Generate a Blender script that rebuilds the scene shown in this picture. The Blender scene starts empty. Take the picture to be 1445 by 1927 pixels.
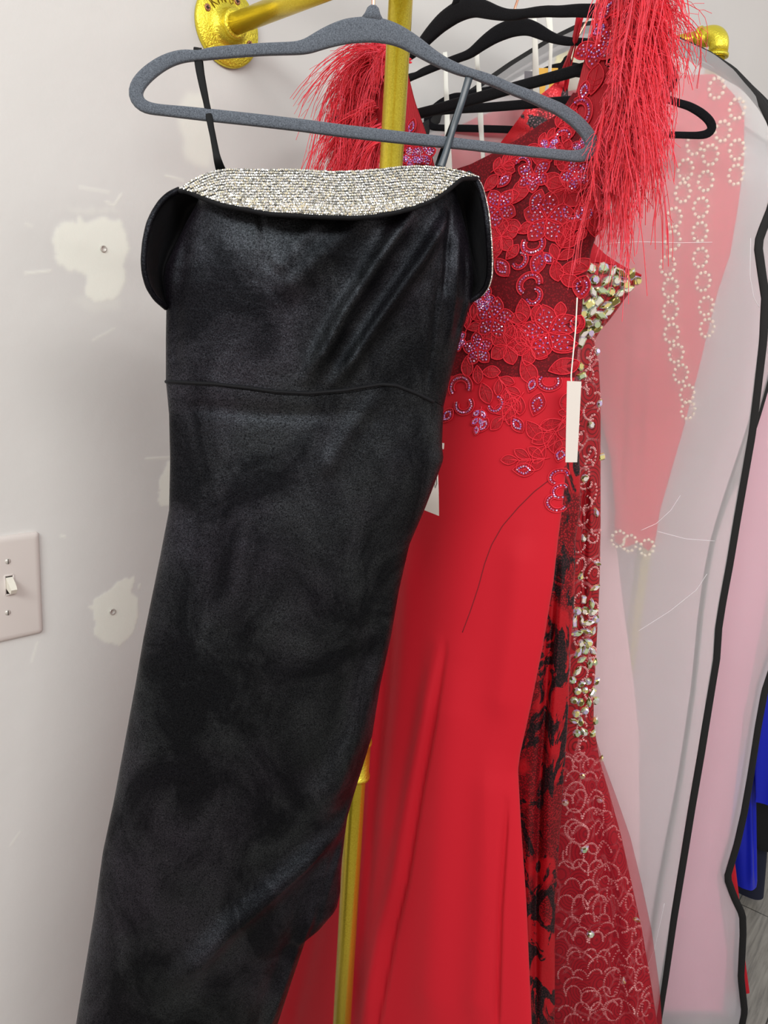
import bpy, math, random
import numpy as np
from mathutils import Vector, Matrix
random.seed(7); rng = np.random.default_rng(11)
SC = bpy.context.scene
COL = SC.collection
PI = math.pi

# ------------------------------------------------------------------ camera
CAMZ = 1.68
FPX = 1447.0
_dn = np.array([-387., -6317., 1447.]); _dn /= np.linalg.norm(_dn)
eU = -_dn
eF = np.array([0, 0, 1.]) - eU[2] * eU; eF /= np.linalg.norm(eF)
eR = np.array([1., 0, 0]); eR = eR - (eR @ eU) * eU - (eR @ eF) * eF; eR /= np.linalg.norm(eR)
cam_d = bpy.data.cameras.new('camera'); cam = bpy.data.objects.new('camera', cam_d); COL.objects.link(cam)
cam_d.sensor_fit = 'VERTICAL'; cam_d.sensor_height = 36.0; cam_d.sensor_width = 27.0
cam_d.lens = 36.0 * FPX / 1927.0; cam_d.clip_start = 0.02
M = Matrix(((eR[0], eR[1], -eR[2], 0), (eF[0], eF[1], -eF[2], 0), (eU[0], eU[1], -eU[2], CAMZ), (0, 0, 0, 1)))
cam.matrix_world = M
SC.camera = cam

# ------------------------------------------------------------------ light
SC.view_settings.view_transform = 'Standard'; SC.view_settings.look = 'None'
SC.view_settings.gamma = 1.0; SC.view_settings.use_curve_mapping = False
SC.view_settings.exposure = 0.14
SC.cycles.max_bounces = 8; SC.cycles.transmission_bounces = 6; SC.cycles.transparent_max_bounces = 12
SC.cycles.sample_clamp_indirect = 4.0
SC.cycles.caustics_reflective = False; SC.cycles.caustics_refractive = True
w = bpy.data.worlds.new('world'); SC.world = w; w.use_nodes = True
nt = w.node_tree; nt.nodes.clear()
wo = nt.nodes.new('ShaderNodeOutputWorld'); bg = nt.nodes.new('ShaderNodeBackground')
tc = nt.nodes.new('ShaderNodeTexCoord'); sx = nt.nodes.new('ShaderNodeSeparateXYZ')
cr = nt.nodes.new('ShaderNodeValToRGB'); mr = nt.nodes.new('ShaderNodeMapRange')
mr.inputs['From Min'].default_value = -1; mr.inputs['From Max'].default_value = 1
cr.color_ramp.elements[0].position = 0.25; cr.color_ramp.elements[0].color = (0.56, 0.43, 0.36, 1)
cr.color_ramp.elements[1].position = 0.75; cr.color_ramp.elements[1].color = (0.46, 0.47, 0.50, 1)
nt.links.new(tc.outputs['Generated'], sx.inputs[0]); nt.links.new(sx.outputs['Z'], mr.inputs['Value'])
nt.links.new(mr.outputs[0], cr.inputs[0]); nt.links.new(cr.outputs[0], bg.inputs['Color'])
bg.inputs['Strength'].default_value = 1.12
nt.links.new(bg.outputs[0], wo.inputs[0])

def area(name, loc, target, size, power, color, sy=None):
    d = bpy.data.lights.new(name, 'AREA'); d.energy = power; d.color = color
    d.shape = 'RECTANGLE'; d.size = size; d.size_y = sy or size
    o = bpy.data.objects.new(name, d); COL.objects.link(o); o.location = loc
    o.rotation_euler = (Vector(target) - Vector(loc)).to_track_quat('-Z', 'Y').to_euler()
    return o
area('ceiling_light', (-0.9, -1.5, 2.9), (-0.2, 0.8, 1.3), 1.3, 37, (0.97, 1.0, 0.98), 0.6)
area('ceiling_light', (1.1, -1.2, 2.9), (0.4, 1.1, 1.1), 1.3, 31, (1.0, 0.98, 0.96), 0.6)
area('ceiling_light', (2.2, 0.9, 2.9), (1.4, 2.0, 0.0), 1.2, 9, (1.0, 0.98, 0.96), 0.5)

# ------------------------------------------------------------------ geometry helpers
def ray(px, py):
    c = np.array([(px - 722.5) / FPX, (963.5 - py) / FPX, 1.0])
    return np.array([c @ eR, c @ eF, c @ eU])
def WF(px, py, F):
    d = ray(px, py); d = d * (F / d[1]); return np.array([d[0], d[1], d[2] + CAMZ])
class Frame:
    """vertical plane: u horizontal in it, z up, off along the normal that faces the room"""
    def __init__(s, R0, F0, yaw):
        a = math.radians(yaw); s.o = np.array([R0, F0, 0.]); s.u = np.array([math.cos(a), math.sin(a), 0.])
        s.n = np.array([math.sin(a), -math.cos(a), 0.])
    def hit(s, px, py, off=0.0):
        d = ray(px, py); c = np.array([0, 0, CAMZ]); o = s.o + s.n * off
        t = ((o - c) @ s.n) / (d @ s.n); p = c + d * t
        return (p - s.o) @ s.u, p[2]
    def pt(s, u, z, off=0.0):
        p = s.o + s.u * u + s.n * off; return np.array([p[0], p[1], z])
    def pts(s, u, z, off):
        u = np.asarray(u)[..., None]; off = np.asarray(off)[..., None]
        p = s.o + s.u * u + s.n * off
        p[..., 2] = z; return p
def uz(fr, pl, off=0.0): return np.array([fr.hit(x, y, off) for x, y in pl])

def tag(o, label=None, cat=None, group=None, kind=None):
    if label: o['label'] = label
    if cat: o['category'] = cat
    if group: o['group'] = group
    if kind: o['kind'] = kind
    return o
def empty(name, loc=(0, 0, 0)):
    o = bpy.data.objects.new(name, None); COL.objects.link(o); o.location = loc; o.empty_display_size = 0.05; return o
def link(me, name, parent=None, smooth=True, mats=()):
    for m in mats: me.materials.append(m)
    if smooth:
        me.polygons.foreach_set('use_smooth', [True] * len(me.polygons))
    o = bpy.data.objects.new(name, me); COL.objects.link(o)
    if parent is not None:
        o.parent = parent
        o.matrix_parent_inverse = parent.matrix_basis.inverted() if parent.parent is None else Matrix.Identity(4)
    return o
class MB:
    def __init__(s): s.v = []; s.f = []; s.mi = []; s.n = 0
    def add(s, v, f, mi=0):
        v = np.asarray(v, float).reshape(-1, 3); k = s.n; s.v.append(v); s.n += len(v)
        for a in f: s.f.append([i + k for i in a])
        if isinstance(mi, int): s.mi += [mi] * len(f)
        else: s.mi += list(mi)
        return k
    def build(s, name, mats, parent=None, smooth=True):
        me = bpy.data.meshes.new(name)
        me.from_pydata(np.concatenate(s.v).tolist(), [], s.f)
        if not isinstance(mats, (list, tuple)): mats = [mats]
        o = link(me, name, parent, smooth, mats)
        if len(mats) > 1: me.polygons.foreach_set('material_index', s.mi)
        me.update(); return o
def grid_faces(r, c, wrap=False, k=0):
    f = []
    cc = c if wrap else c - 1
    for i in range(r - 1):
        for j in range(cc):
            a = i * c + j; b = i * c + (j + 1) % c
            f.append([a, b, b + c, a + c])
    return f
def resample(p, n):
    p = np.asarray(p, float); d = np.r_[0, np.cumsum(np.linalg.norm(np.diff(p, axis=0), axis=1))]
    t = np.linspace(0, d[-1], n); return np.stack([np.interp(t, d, p[:, k]) for k in range(p.shape[1])], 1)
def smooth(p, n=120, it=3, closed=False):
    p = resample(p, n)
    for _ in range(it):
        q = p.copy(); q[1:-1] = (p[:-2] + 2 * p[1:-1] + p[2:]) / 4
        if closed: q[0] = q[-1] = (p[-2] + 2 * p[0] + p[1]) / 4
        p = q
    return p
def sweep(mb, pts, rw, rt, hint, seg=10, closed=False, mi=0, sq=1.0, cap=True):
    """tube: half width rw in the plane normal to hint, half thickness rt along hint; sq<1 squares the section"""
    P = np.asarray(pts, float); n = len(P)
    if closed: T = np.roll(P, -1, 0) - np.roll(P, 1, 0)
    else:
        T = np.gradient(P, axis=0)
    T /= (np.linalg.norm(T, axis=1)[:, None] + 1e-12)
    H = np.broadcast_to(np.asarray(hint, float), P.shape)
    N = H - (H * T).sum(1)[:, None] * T; N /= (np.linalg.norm(N, axis=1)[:, None] + 1e-9)
    B = np.cross(T, N)
    rw = np.broadcast_to(np.asarray(rw, float), (n,)); rt = np.broadcast_to(np.asarray(rt, float), (n,))
    th = np.arange(seg) * 2 * PI / seg
    c = np.sign(np.cos(th)) * np.abs(np.cos(th)) ** sq; s_ = np.sign(np.sin(th)) * np.abs(np.sin(th)) ** sq
    V = P[:, None, :] + B[:, None, :] * (c[None, :, None] * rw[:, None, None]) + N[:, None, :] * (s_[None, :, None] * rt[:, None, None])
    f = grid_faces(n, seg, True)
    if closed:
        a = (n - 1) * seg
        f += [[a + j, a + (j + 1) % seg, (j + 1) % seg, j] for j in range(seg)]
    elif cap:
        f += [list(range(seg))[::-1], [(n - 1) * seg + j for j in range(seg)]]
    mb.add(V.reshape(-1, 3), f, mi)
def cyl(mb, a, b, r, seg=24, mi=0, r2=None):
    a = np.asarray(a, float); b = np.asarray(b, float)
    h = np.array([0, 0, 1.]) if abs((b - a)[2]) < 0.8 * np.linalg.norm(b - a) else np.array([1., 0, 0])
    sweep(mb, np.array([a, b]), [r, r2 or r], [r, r2 or r], h, seg, mi=mi)
def lathe(mb, a, axis, prof, seg=32, mi=0):
    """prof: (distance along axis, radius)"""
    a = np.asarray(a, float); ax = np.asarray(axis, float); ax /= np.linalg.norm(ax)
    h = np.array([0, 0, 1.]) if abs(ax[2]) < 0.8 else np.array([1., 0, 0])
    e1 = np.cross(ax, h); e1 /= np.linalg.norm(e1); e2 = np.cross(ax, e1)
    th = np.arange(seg) * 2 * PI / seg
    V = [a + ax * d + r * (np.cos(t) * e1 + np.sin(t) * e2) for d, r in prof for t in th]
    n = len(prof); f = grid_faces(n, seg, True) + [list(range(seg))[::-1], [(n - 1) * seg + j for j in range(seg)]]
    mb.add(V, f, mi)
def box(mb, c, ax, half, bev=0.0, mi=0):
    """rounded box from axes"""
    c = np.asarray(c, float); X, Y, Z = [np.asarray(a, float) for a in ax]; hx, hy, hz = half
    b = bev
    def ring(sx, sy, z):
        q = []
        for kx, ky, a0 in ((1, 1, 0), (-1, 1, 90), (-1, -1, 180), (1, -1, 270)):
            for t in (0, 30, 60, 90):
                a = math.radians(a0 + t); q.append(c + X * (kx * (sx - b) + b * math.cos(a)) + Y * (ky * (sy - b) + b * math.sin(a)) + Z * z)
        return q
    if b <= 0: b = 1e-5
    rs = [ring(hx - b, hy - b, -hz), ring(hx, hy, -hz + b), ring(hx, hy, hz - b), ring(hx - b, hy - b, hz)] if hz > b else [ring(hx, hy, -hz), ring(hx, hy, hz)]
    n = len(rs); f = grid_faces(n, 16, True) + [list(range(16))[::-1], [(n - 1) * 16 + j for j in range(16)]]
    mb.add(np.array(rs).reshape(-1, 3), f, mi)

# ------------------------------------------------------------------ materials
def S(*c):  # sRGB 0-255 -> linear
    return tuple((x / 255 / 12.92) if x / 255 <= 0.04045 else ((x / 255 + 0.055) / 1.055) ** 2.4 for x in c) + (1,)
class Mat:
    def __init__(s, name, col, rough=0.6, metal=0.0, **kw):
        s.m = bpy.data.materials.new(name); s.m.use_nodes = True; s.t = s.m.node_tree
        s.b = s.t.nodes['Principled BSDF']; s.out = s.t.nodes['Material Output']
        s.b.inputs['Base Color'].default_value = col; s.b.inputs['Roughness'].default_value = rough
        s.b.inputs['Metallic'].default_value = metal
        for k, v in kw.items(): s.b.inputs[k.replace('_', ' ')].default_value = v
        s._tc = None
    def node(s, typ, **kw):
        n = s.t.nodes.new(typ)
        for k, v in kw.items(): setattr(n, k, v)
        return n
    def L(s, a, b): s.t.links.new(a, b)
    def co(s, scale=(1, 1, 1)):
        tc = s.node('ShaderNodeTexCoord'); mp = s.node('ShaderNodeMapping'); mp.inputs['Scale'].default_value = scale
        s.L(tc.outputs['Object'], mp.inputs[0]); return mp.outputs[0]
    def noise(s, scale, detail=3, rough=0.5, vec=None, dist=0):
        n = s.node('ShaderNodeTexNoise'); n.inputs['Scale'].default_value = scale; n.inputs['Detail'].default_value = detail
        n.inputs['Roughness'].default_value = rough; n.inputs['Distortion'].default_value = dist
        s.L(vec if vec is not None else s.co(), n.inputs['Vector']); return n.outputs['Fac']
    def vor(s, scale, vec=None, feature='F1'):
        n = s.node('ShaderNodeTexVoronoi'); n.feature = feature; n.inputs['Scale'].default_value = scale
        s.L(vec if vec is not None else s.co(), n.inputs['Vector']); return n
    def ramp(s, fac, stops):
        r = s.node('ShaderNodeValToRGB'); e = r.color_ramp.elements
        while len(e) < len(stops): e.new(0.5)
        for q, (p, c) in zip(e, stops): q.position = p; q.color = c if len(c) == 4 else tuple(c) + (1,)
        s.L(fac, r.inputs[0]); return r.outputs[0]
    def mix(s, fac, a, b, blend='MIX'):
        n = s.node('ShaderNodeMix', data_type='RGBA', blend_type=blend)
        for sock, v in ((n.inputs[0], fac), (n.inputs[6], a), (n.inputs[7], b)):
            if isinstance(v, (int, float, tuple)): sock.default_value = v
            else: s.L(v, sock)
        return n.outputs[2]
    def math(s, op, a, b=None, clamp=False):
        n = s.node('ShaderNodeMath', operation=op, use_clamp=clamp)
        for sock, v in zip(n.inputs, (a, b)):
            if v is None: continue
            if isinstance(v, (int, float)): sock.default_value = v
            else: s.L(v, sock)
        return n.outputs[0]
    def bump(s, h, strength=0.3, dist=0.001, normal=None):
        n = s.node('ShaderNodeBump'); n.inputs['Strength'].default_value = strength; n.inputs['Distance'].default_value = dist
        s.L(h, n.inputs['Height'])
        if normal is not None: s.L(normal, n.inputs['Normal'])
        s.L(n.outputs[0], s.b.inputs['Normal']); return n.outputs[0]
    def set(s, name, sock): s.L(sock, s.b.inputs[name])

def g3(v): return (v, v, v, 1)
# wall paint
mw = Mat('wall_paint', S(205, 198, 198), 0.6); mw.b.inputs['Specular IOR Level'].default_value = 0.3
at = mw.node('ShaderNodeAttribute', attribute_name='spackle')
c = mw.ramp(mw.noise(2.2, 4), [(0.35, S(213, 212, 208)), (0.65, S(221, 220, 216))])
c = mw.mix(at.outputs['Fac'], c, S(238, 239, 228))
mw.set('Base Color', c)
h = mw.math('ADD', mw.noise(55, 5, 0.6), mw.math('MULTIPLY', mw.noise(9, 3), 2.0))
h = mw.math('ADD', h, mw.math('MULTIPLY', at.outputs['Fac'], 0.6))
mw.bump(h, 0.35, 0.0012)
# floor
mf = Mat('floor_planks', S(160, 155, 148), 0.45)
vv = mf.co((1, 1, 1)); rot = mf.node('ShaderNodeMapping'); rot.inputs['Rotation'].default_value = (0, 0, math.radians(-52)); mf.L(vv, rot.inputs[0])
br = mf.node('ShaderNodeTexBrick'); br.inputs['Scale'].default_value = 1.0; br.inputs['Brick Width'].default_value = 1.2; br.inputs['Row Height'].default_value = 0.18
br.inputs['Mortar Size'].default_value = 0.002; br.inputs['Color1'].default_value = S(178, 174, 166); br.inputs['Color2'].default_value = S(140, 136, 128); br.inputs['Mortar'].default_value = S(70, 66, 60)
mf.L(rot.outputs[0], br.inputs['Vector'])
gr = mf.node('ShaderNodeMapping'); gr.inputs['Scale'].default_value = (1.5, 22, 1); mf.L(rot.outputs[0], gr.inputs[0])
gn = mf.noise(4, 6, 0.65, gr.outputs[0], 0.6)
mf.set('Base Color', mf.mix(0.75, br.outputs['Color'], mf.ramp(gn, [(0.3, S(95, 90, 84)), (0.5, S(190, 186, 178)), (0.75, S(235, 232, 225))]), 'MULTIPLY'))
mf.bump(gn, 0.2, 0.001)
# gold paint
mg = Mat('gold_paint', (0.62, 0.47, 0.03, 1), 0.27, 0.72)
mg.bump(mg.noise(900, 2), 0.12, 0.0004)
mg.set('Base Color', mg.ramp(mg.noise(700, 2), [(0.35, (0.62, 0.46, 0.025)), (0.65, (0.76, 0.60, 0.05))]))
mgf = Mat('gold_cast', (0.82, 0.68, 0.06, 1), 0.28, 0.8)
mgf.bump(mgf.noise(330, 3, 0.6), 0.8, 0.0012)
m_letter = Mat('gold_letter', (0.28, 0.19, 0.02, 1), 0.4, 0.7)
m_screw = Mat('screw_bronze', S(170, 120, 85), 0.45, 0.5)
m_dark = Mat('slot_dark', (0.02, 0.015, 0.012, 1), 0.7)
# flocked hangers
def flock(name, c1, c2, sheen):
    m = Mat(name, c1, 0.95); m.b.inputs['Sheen Weight'].default_value = sheen; m.b.inputs['Specular IOR Level'].default_value = 0.15
    m.set('Base Color', m.ramp(m.noise(1000, 2, 0.6), [(0.30, c1), (0.75, c2)])); m.bump(m.noise(900, 2), 0.5, 0.0006); return m
m_grey = flock('grey_flocking', S(66, 71, 78), S(112, 119, 128), 0.2)
m_blk = flock('black_flocking', S(6, 6, 8), S(24, 24, 28), 0.05)
m_copper = Mat('rose_gold_wire', (0.75, 0.38, 0.25, 1), 0.2, 1.0)
# velvet
mv = Mat('black_velvet', (0.006, 0.006, 0.008, 1), 0.40)
mv.b.inputs['Specular Tint'].default_value = (0.80, 0.88, 1.0, 1)
mv.b.inputs['Sheen Roughness'].default_value = 0.25; mv.b.inputs['Sheen Tint'].default_value = (0.62, 0.68, 0.80, 1)
blot = mv.noise(13, 6, 0.62, mv.co((1, 1, 0.75)), 0.8); fine = mv.noise(760, 3, 0.8); hue = mv.noise(6, 3)
bl = mv.ramp(blot, [(0.42, g3(0.0)), (0.62, g3(1.0))]); fi = mv.ramp(fine, [(0.36, g3(0.08)), (0.68, g3(1.0))])
mv.set('Sheen Weight', mv.math('MULTIPLY', mv.math('ADD', mv.math('MULTIPLY', bl, 0.07), 0.008), fi))
pile = mv.mix(mv.ramp(hue, [(0.42, g3(0)), (0.6, g3(1))]), (0.008, 0.009, 0.008, 1), (0.014, 0.009, 0.014, 1))
mv.set('Base Color', mv.mix(mv.math('MULTIPLY', fi, mv.math('ADD', mv.math('MULTIPLY', bl, 0.75), 0.25)), (0.0015, 0.0015, 0.002, 1), pile))
mv.set('Specular IOR Level', mv.math('ADD', mv.math('MULTIPLY', fi, mv.math('ADD', mv.math('MULTIPLY', bl, 0.55), 0.22)), 0.02))
n1 = mv.noise(420, 3, 0.8)
mv.bump(mv.math('ADD', n1, mv.math('MULTIPLY', mv.noise(14, 4, 0.6), 5.0)), 0.6, 0.0009)
mvd = Mat('black_velvet_lining', (0.004, 0.004, 0.005, 1), 0.7); mvd.b.inputs['Sheen Weight'].default_value = 0.03; mvd.b.inputs['Specular IOR Level'].default_value = 0.2
mvd.b.inputs['Sheen Tint'].default_value = (0.6, 0.62, 0.7, 1); mvd.bump(mvd.noise(40, 4), 0.8, 0.003)
mrib = Mat('satin_ribbon', S(4, 5, 6), 0.6, Specular_IOR_Level=0.2); mrib2 = Mat('satin_ribbon_sheen', S(40, 52, 60), 0.3)
# crystals: bright and dark facet tones put the sparkle into the colour
def gem(name, col, rough=0.15, metal=0.6): return Mat(name, col, rough, metal).m
G_clear = [gem('crystal_white', (1.0, 1.0, 0.98, 1)), gem('crystal_sparkle_grey', (0.74, 0.74, 0.71, 1)), gem('crystal_sparkle_dark', (0.36, 0.36, 0.33, 1)), gem('crystal_champagne', (0.95, 0.88, 0.66, 1))]
G_ab = [gem('ab_pale', (1.0, 1.0, 0.85, 1)), gem('ab_yellow', (0.95, 0.88, 0.35, 1)), gem('ab_green', (0.62, 0.80, 0.50, 1)), gem('ab_lilac', (0.78, 0.68, 0.98, 1)), gem('ab_sparkle_dark', (0.22, 0.19, 0.05, 1)), gem('ab_white', (1.0, 0.98, 0.9, 1))]
G_pu = [gem('ab_pink', (0.90, 0.30, 0.55, 1)), gem('ab_violet', (0.42, 0.25, 0.85, 1)), gem('ab_ice', (0.85, 0.75, 0.95, 1)), gem('ab_ruby', (0.6, 0.05, 0.15, 1))]
m_pearl = Mat('bead_cream', S(255, 246, 216), 0.25).m
# reds
mr_ = Mat('red_crepe', S(194, 20, 38), 0.62); mr_.b.inputs['Sheen Weight'].default_value = 0.12; mr_.b.inputs['Sheen Tint'].default_value = (1, 0.4, 0.4, 1)
mr_.b.inputs['Specular IOR Level'].default_value = 0.25
mr_.bump(mr_.noise(1500, 2), 0.15, 0.0003)
m_seam = Mat('red_seam', S(120, 8, 22), 0.8)
msh = Mat('red_mesh_net', S(122, 14, 26), 0.7); msh.b.inputs['Specular IOR Level'].default_value = 0.2
gl = msh.vor(420); msh.set('Base Color', msh.mix(msh.ramp(gl.outputs['Distance'], [(0.2, g3(0)), (0.5, g3(1))]), S(135, 16, 28), S(96, 8, 18)))
mla = Mat('red_lace_thread', S(196, 14, 34), 0.65)
wv = mla.node('ShaderNodeTexWave'); wv.inputs['Scale'].default_value = 260; wv.inputs['Distortion'].default_value = 3.0
mla.L(mla.co(), wv.inputs['Vector']); mla.set('Base Color', mla.mix(wv.outputs['Fac'], S(150, 8, 24), S(208, 22, 42))); mla.bump(wv.outputs['Fac'], 0.7, 0.0008)
mlo = Mat('red_cord', S(216, 24, 46), 0.6)
mfe = Mat('red_feather', S(245, 34, 58), 0.6); mfe.b.inputs['Sheen Weight'].default_value = 0.3; mfe.b.inputs['Sheen Tint'].default_value = (1, .5, .5, 1)
mfe.b.inputs['Subsurface Weight'].default_value = 0.0
mfe2 = Mat('pink_feather_tip', S(255, 84, 104), 0.55)
# black / red sequins
msq = Mat('black_and_red_sequin', S(120, 10, 20), 0.3, 0.35)
v = msq.vor(330, msq.co((1, 1, 1)))
pn = msq.noise(16, 4, 0.62, msq.co((1.4, 1, 0.75)), 1.3)
pm = msq.ramp(pn, [(0.50, g3(0)), (0.53, g3(1))])
dots = msq.ramp(v.outputs['Distance'], [(0.15, g3(1)), (0.55, g3(0))])
blk = msq.mix(dots, (0.006, 0.003, 0.004, 1), (0.10, 0.02, 0.03, 1))
strip = msq.noise(9, 3, 0.5, msq.co((1, 1, 0.6)))
rd = msq.mix(msq.ramp(strip, [(0.5, g3(0)), (0.53, g3(1))]), S(198, 20, 34), msq.mix(dots, S(110, 8, 18), S(205, 30, 44)))
msq.set('Base Color', msq.mix(pm, rd, blk))
msq.bump(v.outputs['Color'], 0.7, 0.0012)
msq.set('Roughness', msq.math('ADD', msq.math('MULTIPLY', dots, -0.25), 0.5))
# red sequin with pink scroll
mrs = Mat('red_sequin_scroll', S(150, 12, 24), 0.4, 0.2)
vr = mrs.vor(27, mrs.co((1, 1, 0.8)), 'DISTANCE_TO_EDGE'); vd = mrs.vor(27, mrs.co((1, 1, 0.8)))
rings = mrs.math('SINE', mrs.math('MULTIPLY', vd.outputs['Distance'], 42.0))
dv = mrs.vor(430)
dd = mrs.ramp(dv.outputs['Distance'], [(0.2, g3(1)), (0.6, g3(0))])
cc_ = mrs.mix(mrs.ramp(rings, [(0.3, g3(0)), (0.8, g3(1))]), S(176, 18, 32), S(116, 8, 20))
edge = mrs.ramp(vr.outputs['Distance'], [(0.035, g3(0.55)), (0.06, g3(0))])
edge = mrs.math('MULTIPLY', edge, mrs.ramp(mrs.noise(14), [(0.42, g3(0)), (0.5, g3(1))]))
mrs.set('Base Color', mrs.mix(edge, cc_, mrs.mix(dd, S(190, 90, 96), S(235, 170, 170))))
mrs.bump(dv.outputs['Color'], 0.6, 0.0008)
m_chain = Mat('pink_sequin_chain', S(248, 178, 176), 0.3, 0.1)
# tulle
mtu = Mat('red_tulle', S(190, 20, 45), 0.8)
tr = mtu.node('ShaderNodeBsdfTransparent'); mx = mtu.node('ShaderNodeMixShader'); mx.inputs[0].default_value = 0.34
mtu.L(tr.outputs[0], mx.inputs[1]); mtu.L(mtu.b.outputs[0], mx.inputs[2]); mtu.L(mx.outputs[0], mtu.out.inputs['Surface'])
# frosted plastic of garment bags
def frosted(name, col, rough, haze, clear, tint=(1, 1, 1, 1)):
    m = Mat(name, col, 0.35)
    m.b.inputs['Specular IOR Level'].default_value = 0.5
    wr = m.noise(5, 4, 0.55, m.co((1.3, 1.3, 0.5)), 0.8)
    bp = m.node('ShaderNodeBump'); bp.inputs['Strength'].default_value = 0.55; bp.inputs['Distance'].default_value = 0.012
    m.L(wr, bp.inputs['Height']); m.L(bp.outputs[0], m.b.inputs['Normal'])
    rf = m.node('ShaderNodeBsdfRefraction'); rf.inputs['IOR'].default_value = 1.12; rf.inputs['Roughness'].default_value = rough; rf.inputs['Color'].default_value = tint
    tp = m.node('ShaderNodeBsdfTransparent'); tl = m.node('ShaderNodeBsdfTranslucent'); tl.inputs['Color'].default_value = col
    a = m.node('ShaderNodeMixShader'); a.inputs[0].default_value = clear; m.L(rf.outputs[0], a.inputs[1]); m.L(tp.outputs[0], a.inputs[2])
    b = m.node('ShaderNodeMixShader'); b.inputs[0].default_value = 0.45; m.L(m.b.outputs[0], b.inputs[1]); m.L(tl.outputs[0], b.inputs[2])
    c_ = m.node('ShaderNodeMixShader'); c_.inputs[0].default_value = haze; m.L(a.outputs[0], c_.inputs[1]); m.L(b.outputs[0], c_.inputs[2])
    m.L(c_.outputs[0], m.out.inputs['Surface']); return m
mbag = frosted('frosted_plastic', S(255, 255, 255), 0.22, 0.44, 0.12)
mbag2 = frosted('frosted_plastic_pinkish', S(250, 247, 251), 0.35, 0.62, 0.2)
m_pipe_blk = Mat('black_binding', S(14, 13, 13), 0.75); 
wv = m_pipe_blk.node('ShaderNodeTexWave'); wv.inputs['Scale'].default_value = 180; m_pipe_blk.L(m_pipe_blk.co(), wv.inputs[0]); m_pipe_blk.bump(wv.outputs['Fac'], 0.5, 0.0006)
m_pink = Mat('coral_pink_chiffon', S(196, 20, 52), 0.7)
m_palepink = Mat('pale_pink_satin', S(232, 190, 196), 0.55)
m_blue = Mat('royal_blue_satin', S(18, 34, 190), 0.35); m_navy = Mat('navy_chiffon', S(14, 20, 44), 0.7)
m_bsq = Mat('black_sequin', (0.01, 0.01, 0.012, 1), 0.3, 0.3); q = m_bsq.vor(350); m_bsq.bump(q.outputs['Color'], 1.0, 0.002)
m_white = Mat('white_satin_tape', S(236, 236, 226), 0.45); m_tag = Mat('cream_card', S(214, 206, 197), 0.6)
m_orange = Mat('orange_card', S(226, 170, 40), 0.5); m_gtag = Mat('grey_card', S(96, 92, 98), 0.5)
m_switch = Mat('white_plastic_switch', S(214, 206, 200), 0.3); m_tog = Mat('cream_toggle', S(226, 222, 208), 0.3)
m_metal = Mat('painted_screw', S(205, 200, 192), 0.35, 0.3)
m_ink = Mat('black_ink', S(30, 30, 34), 0.6)

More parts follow.
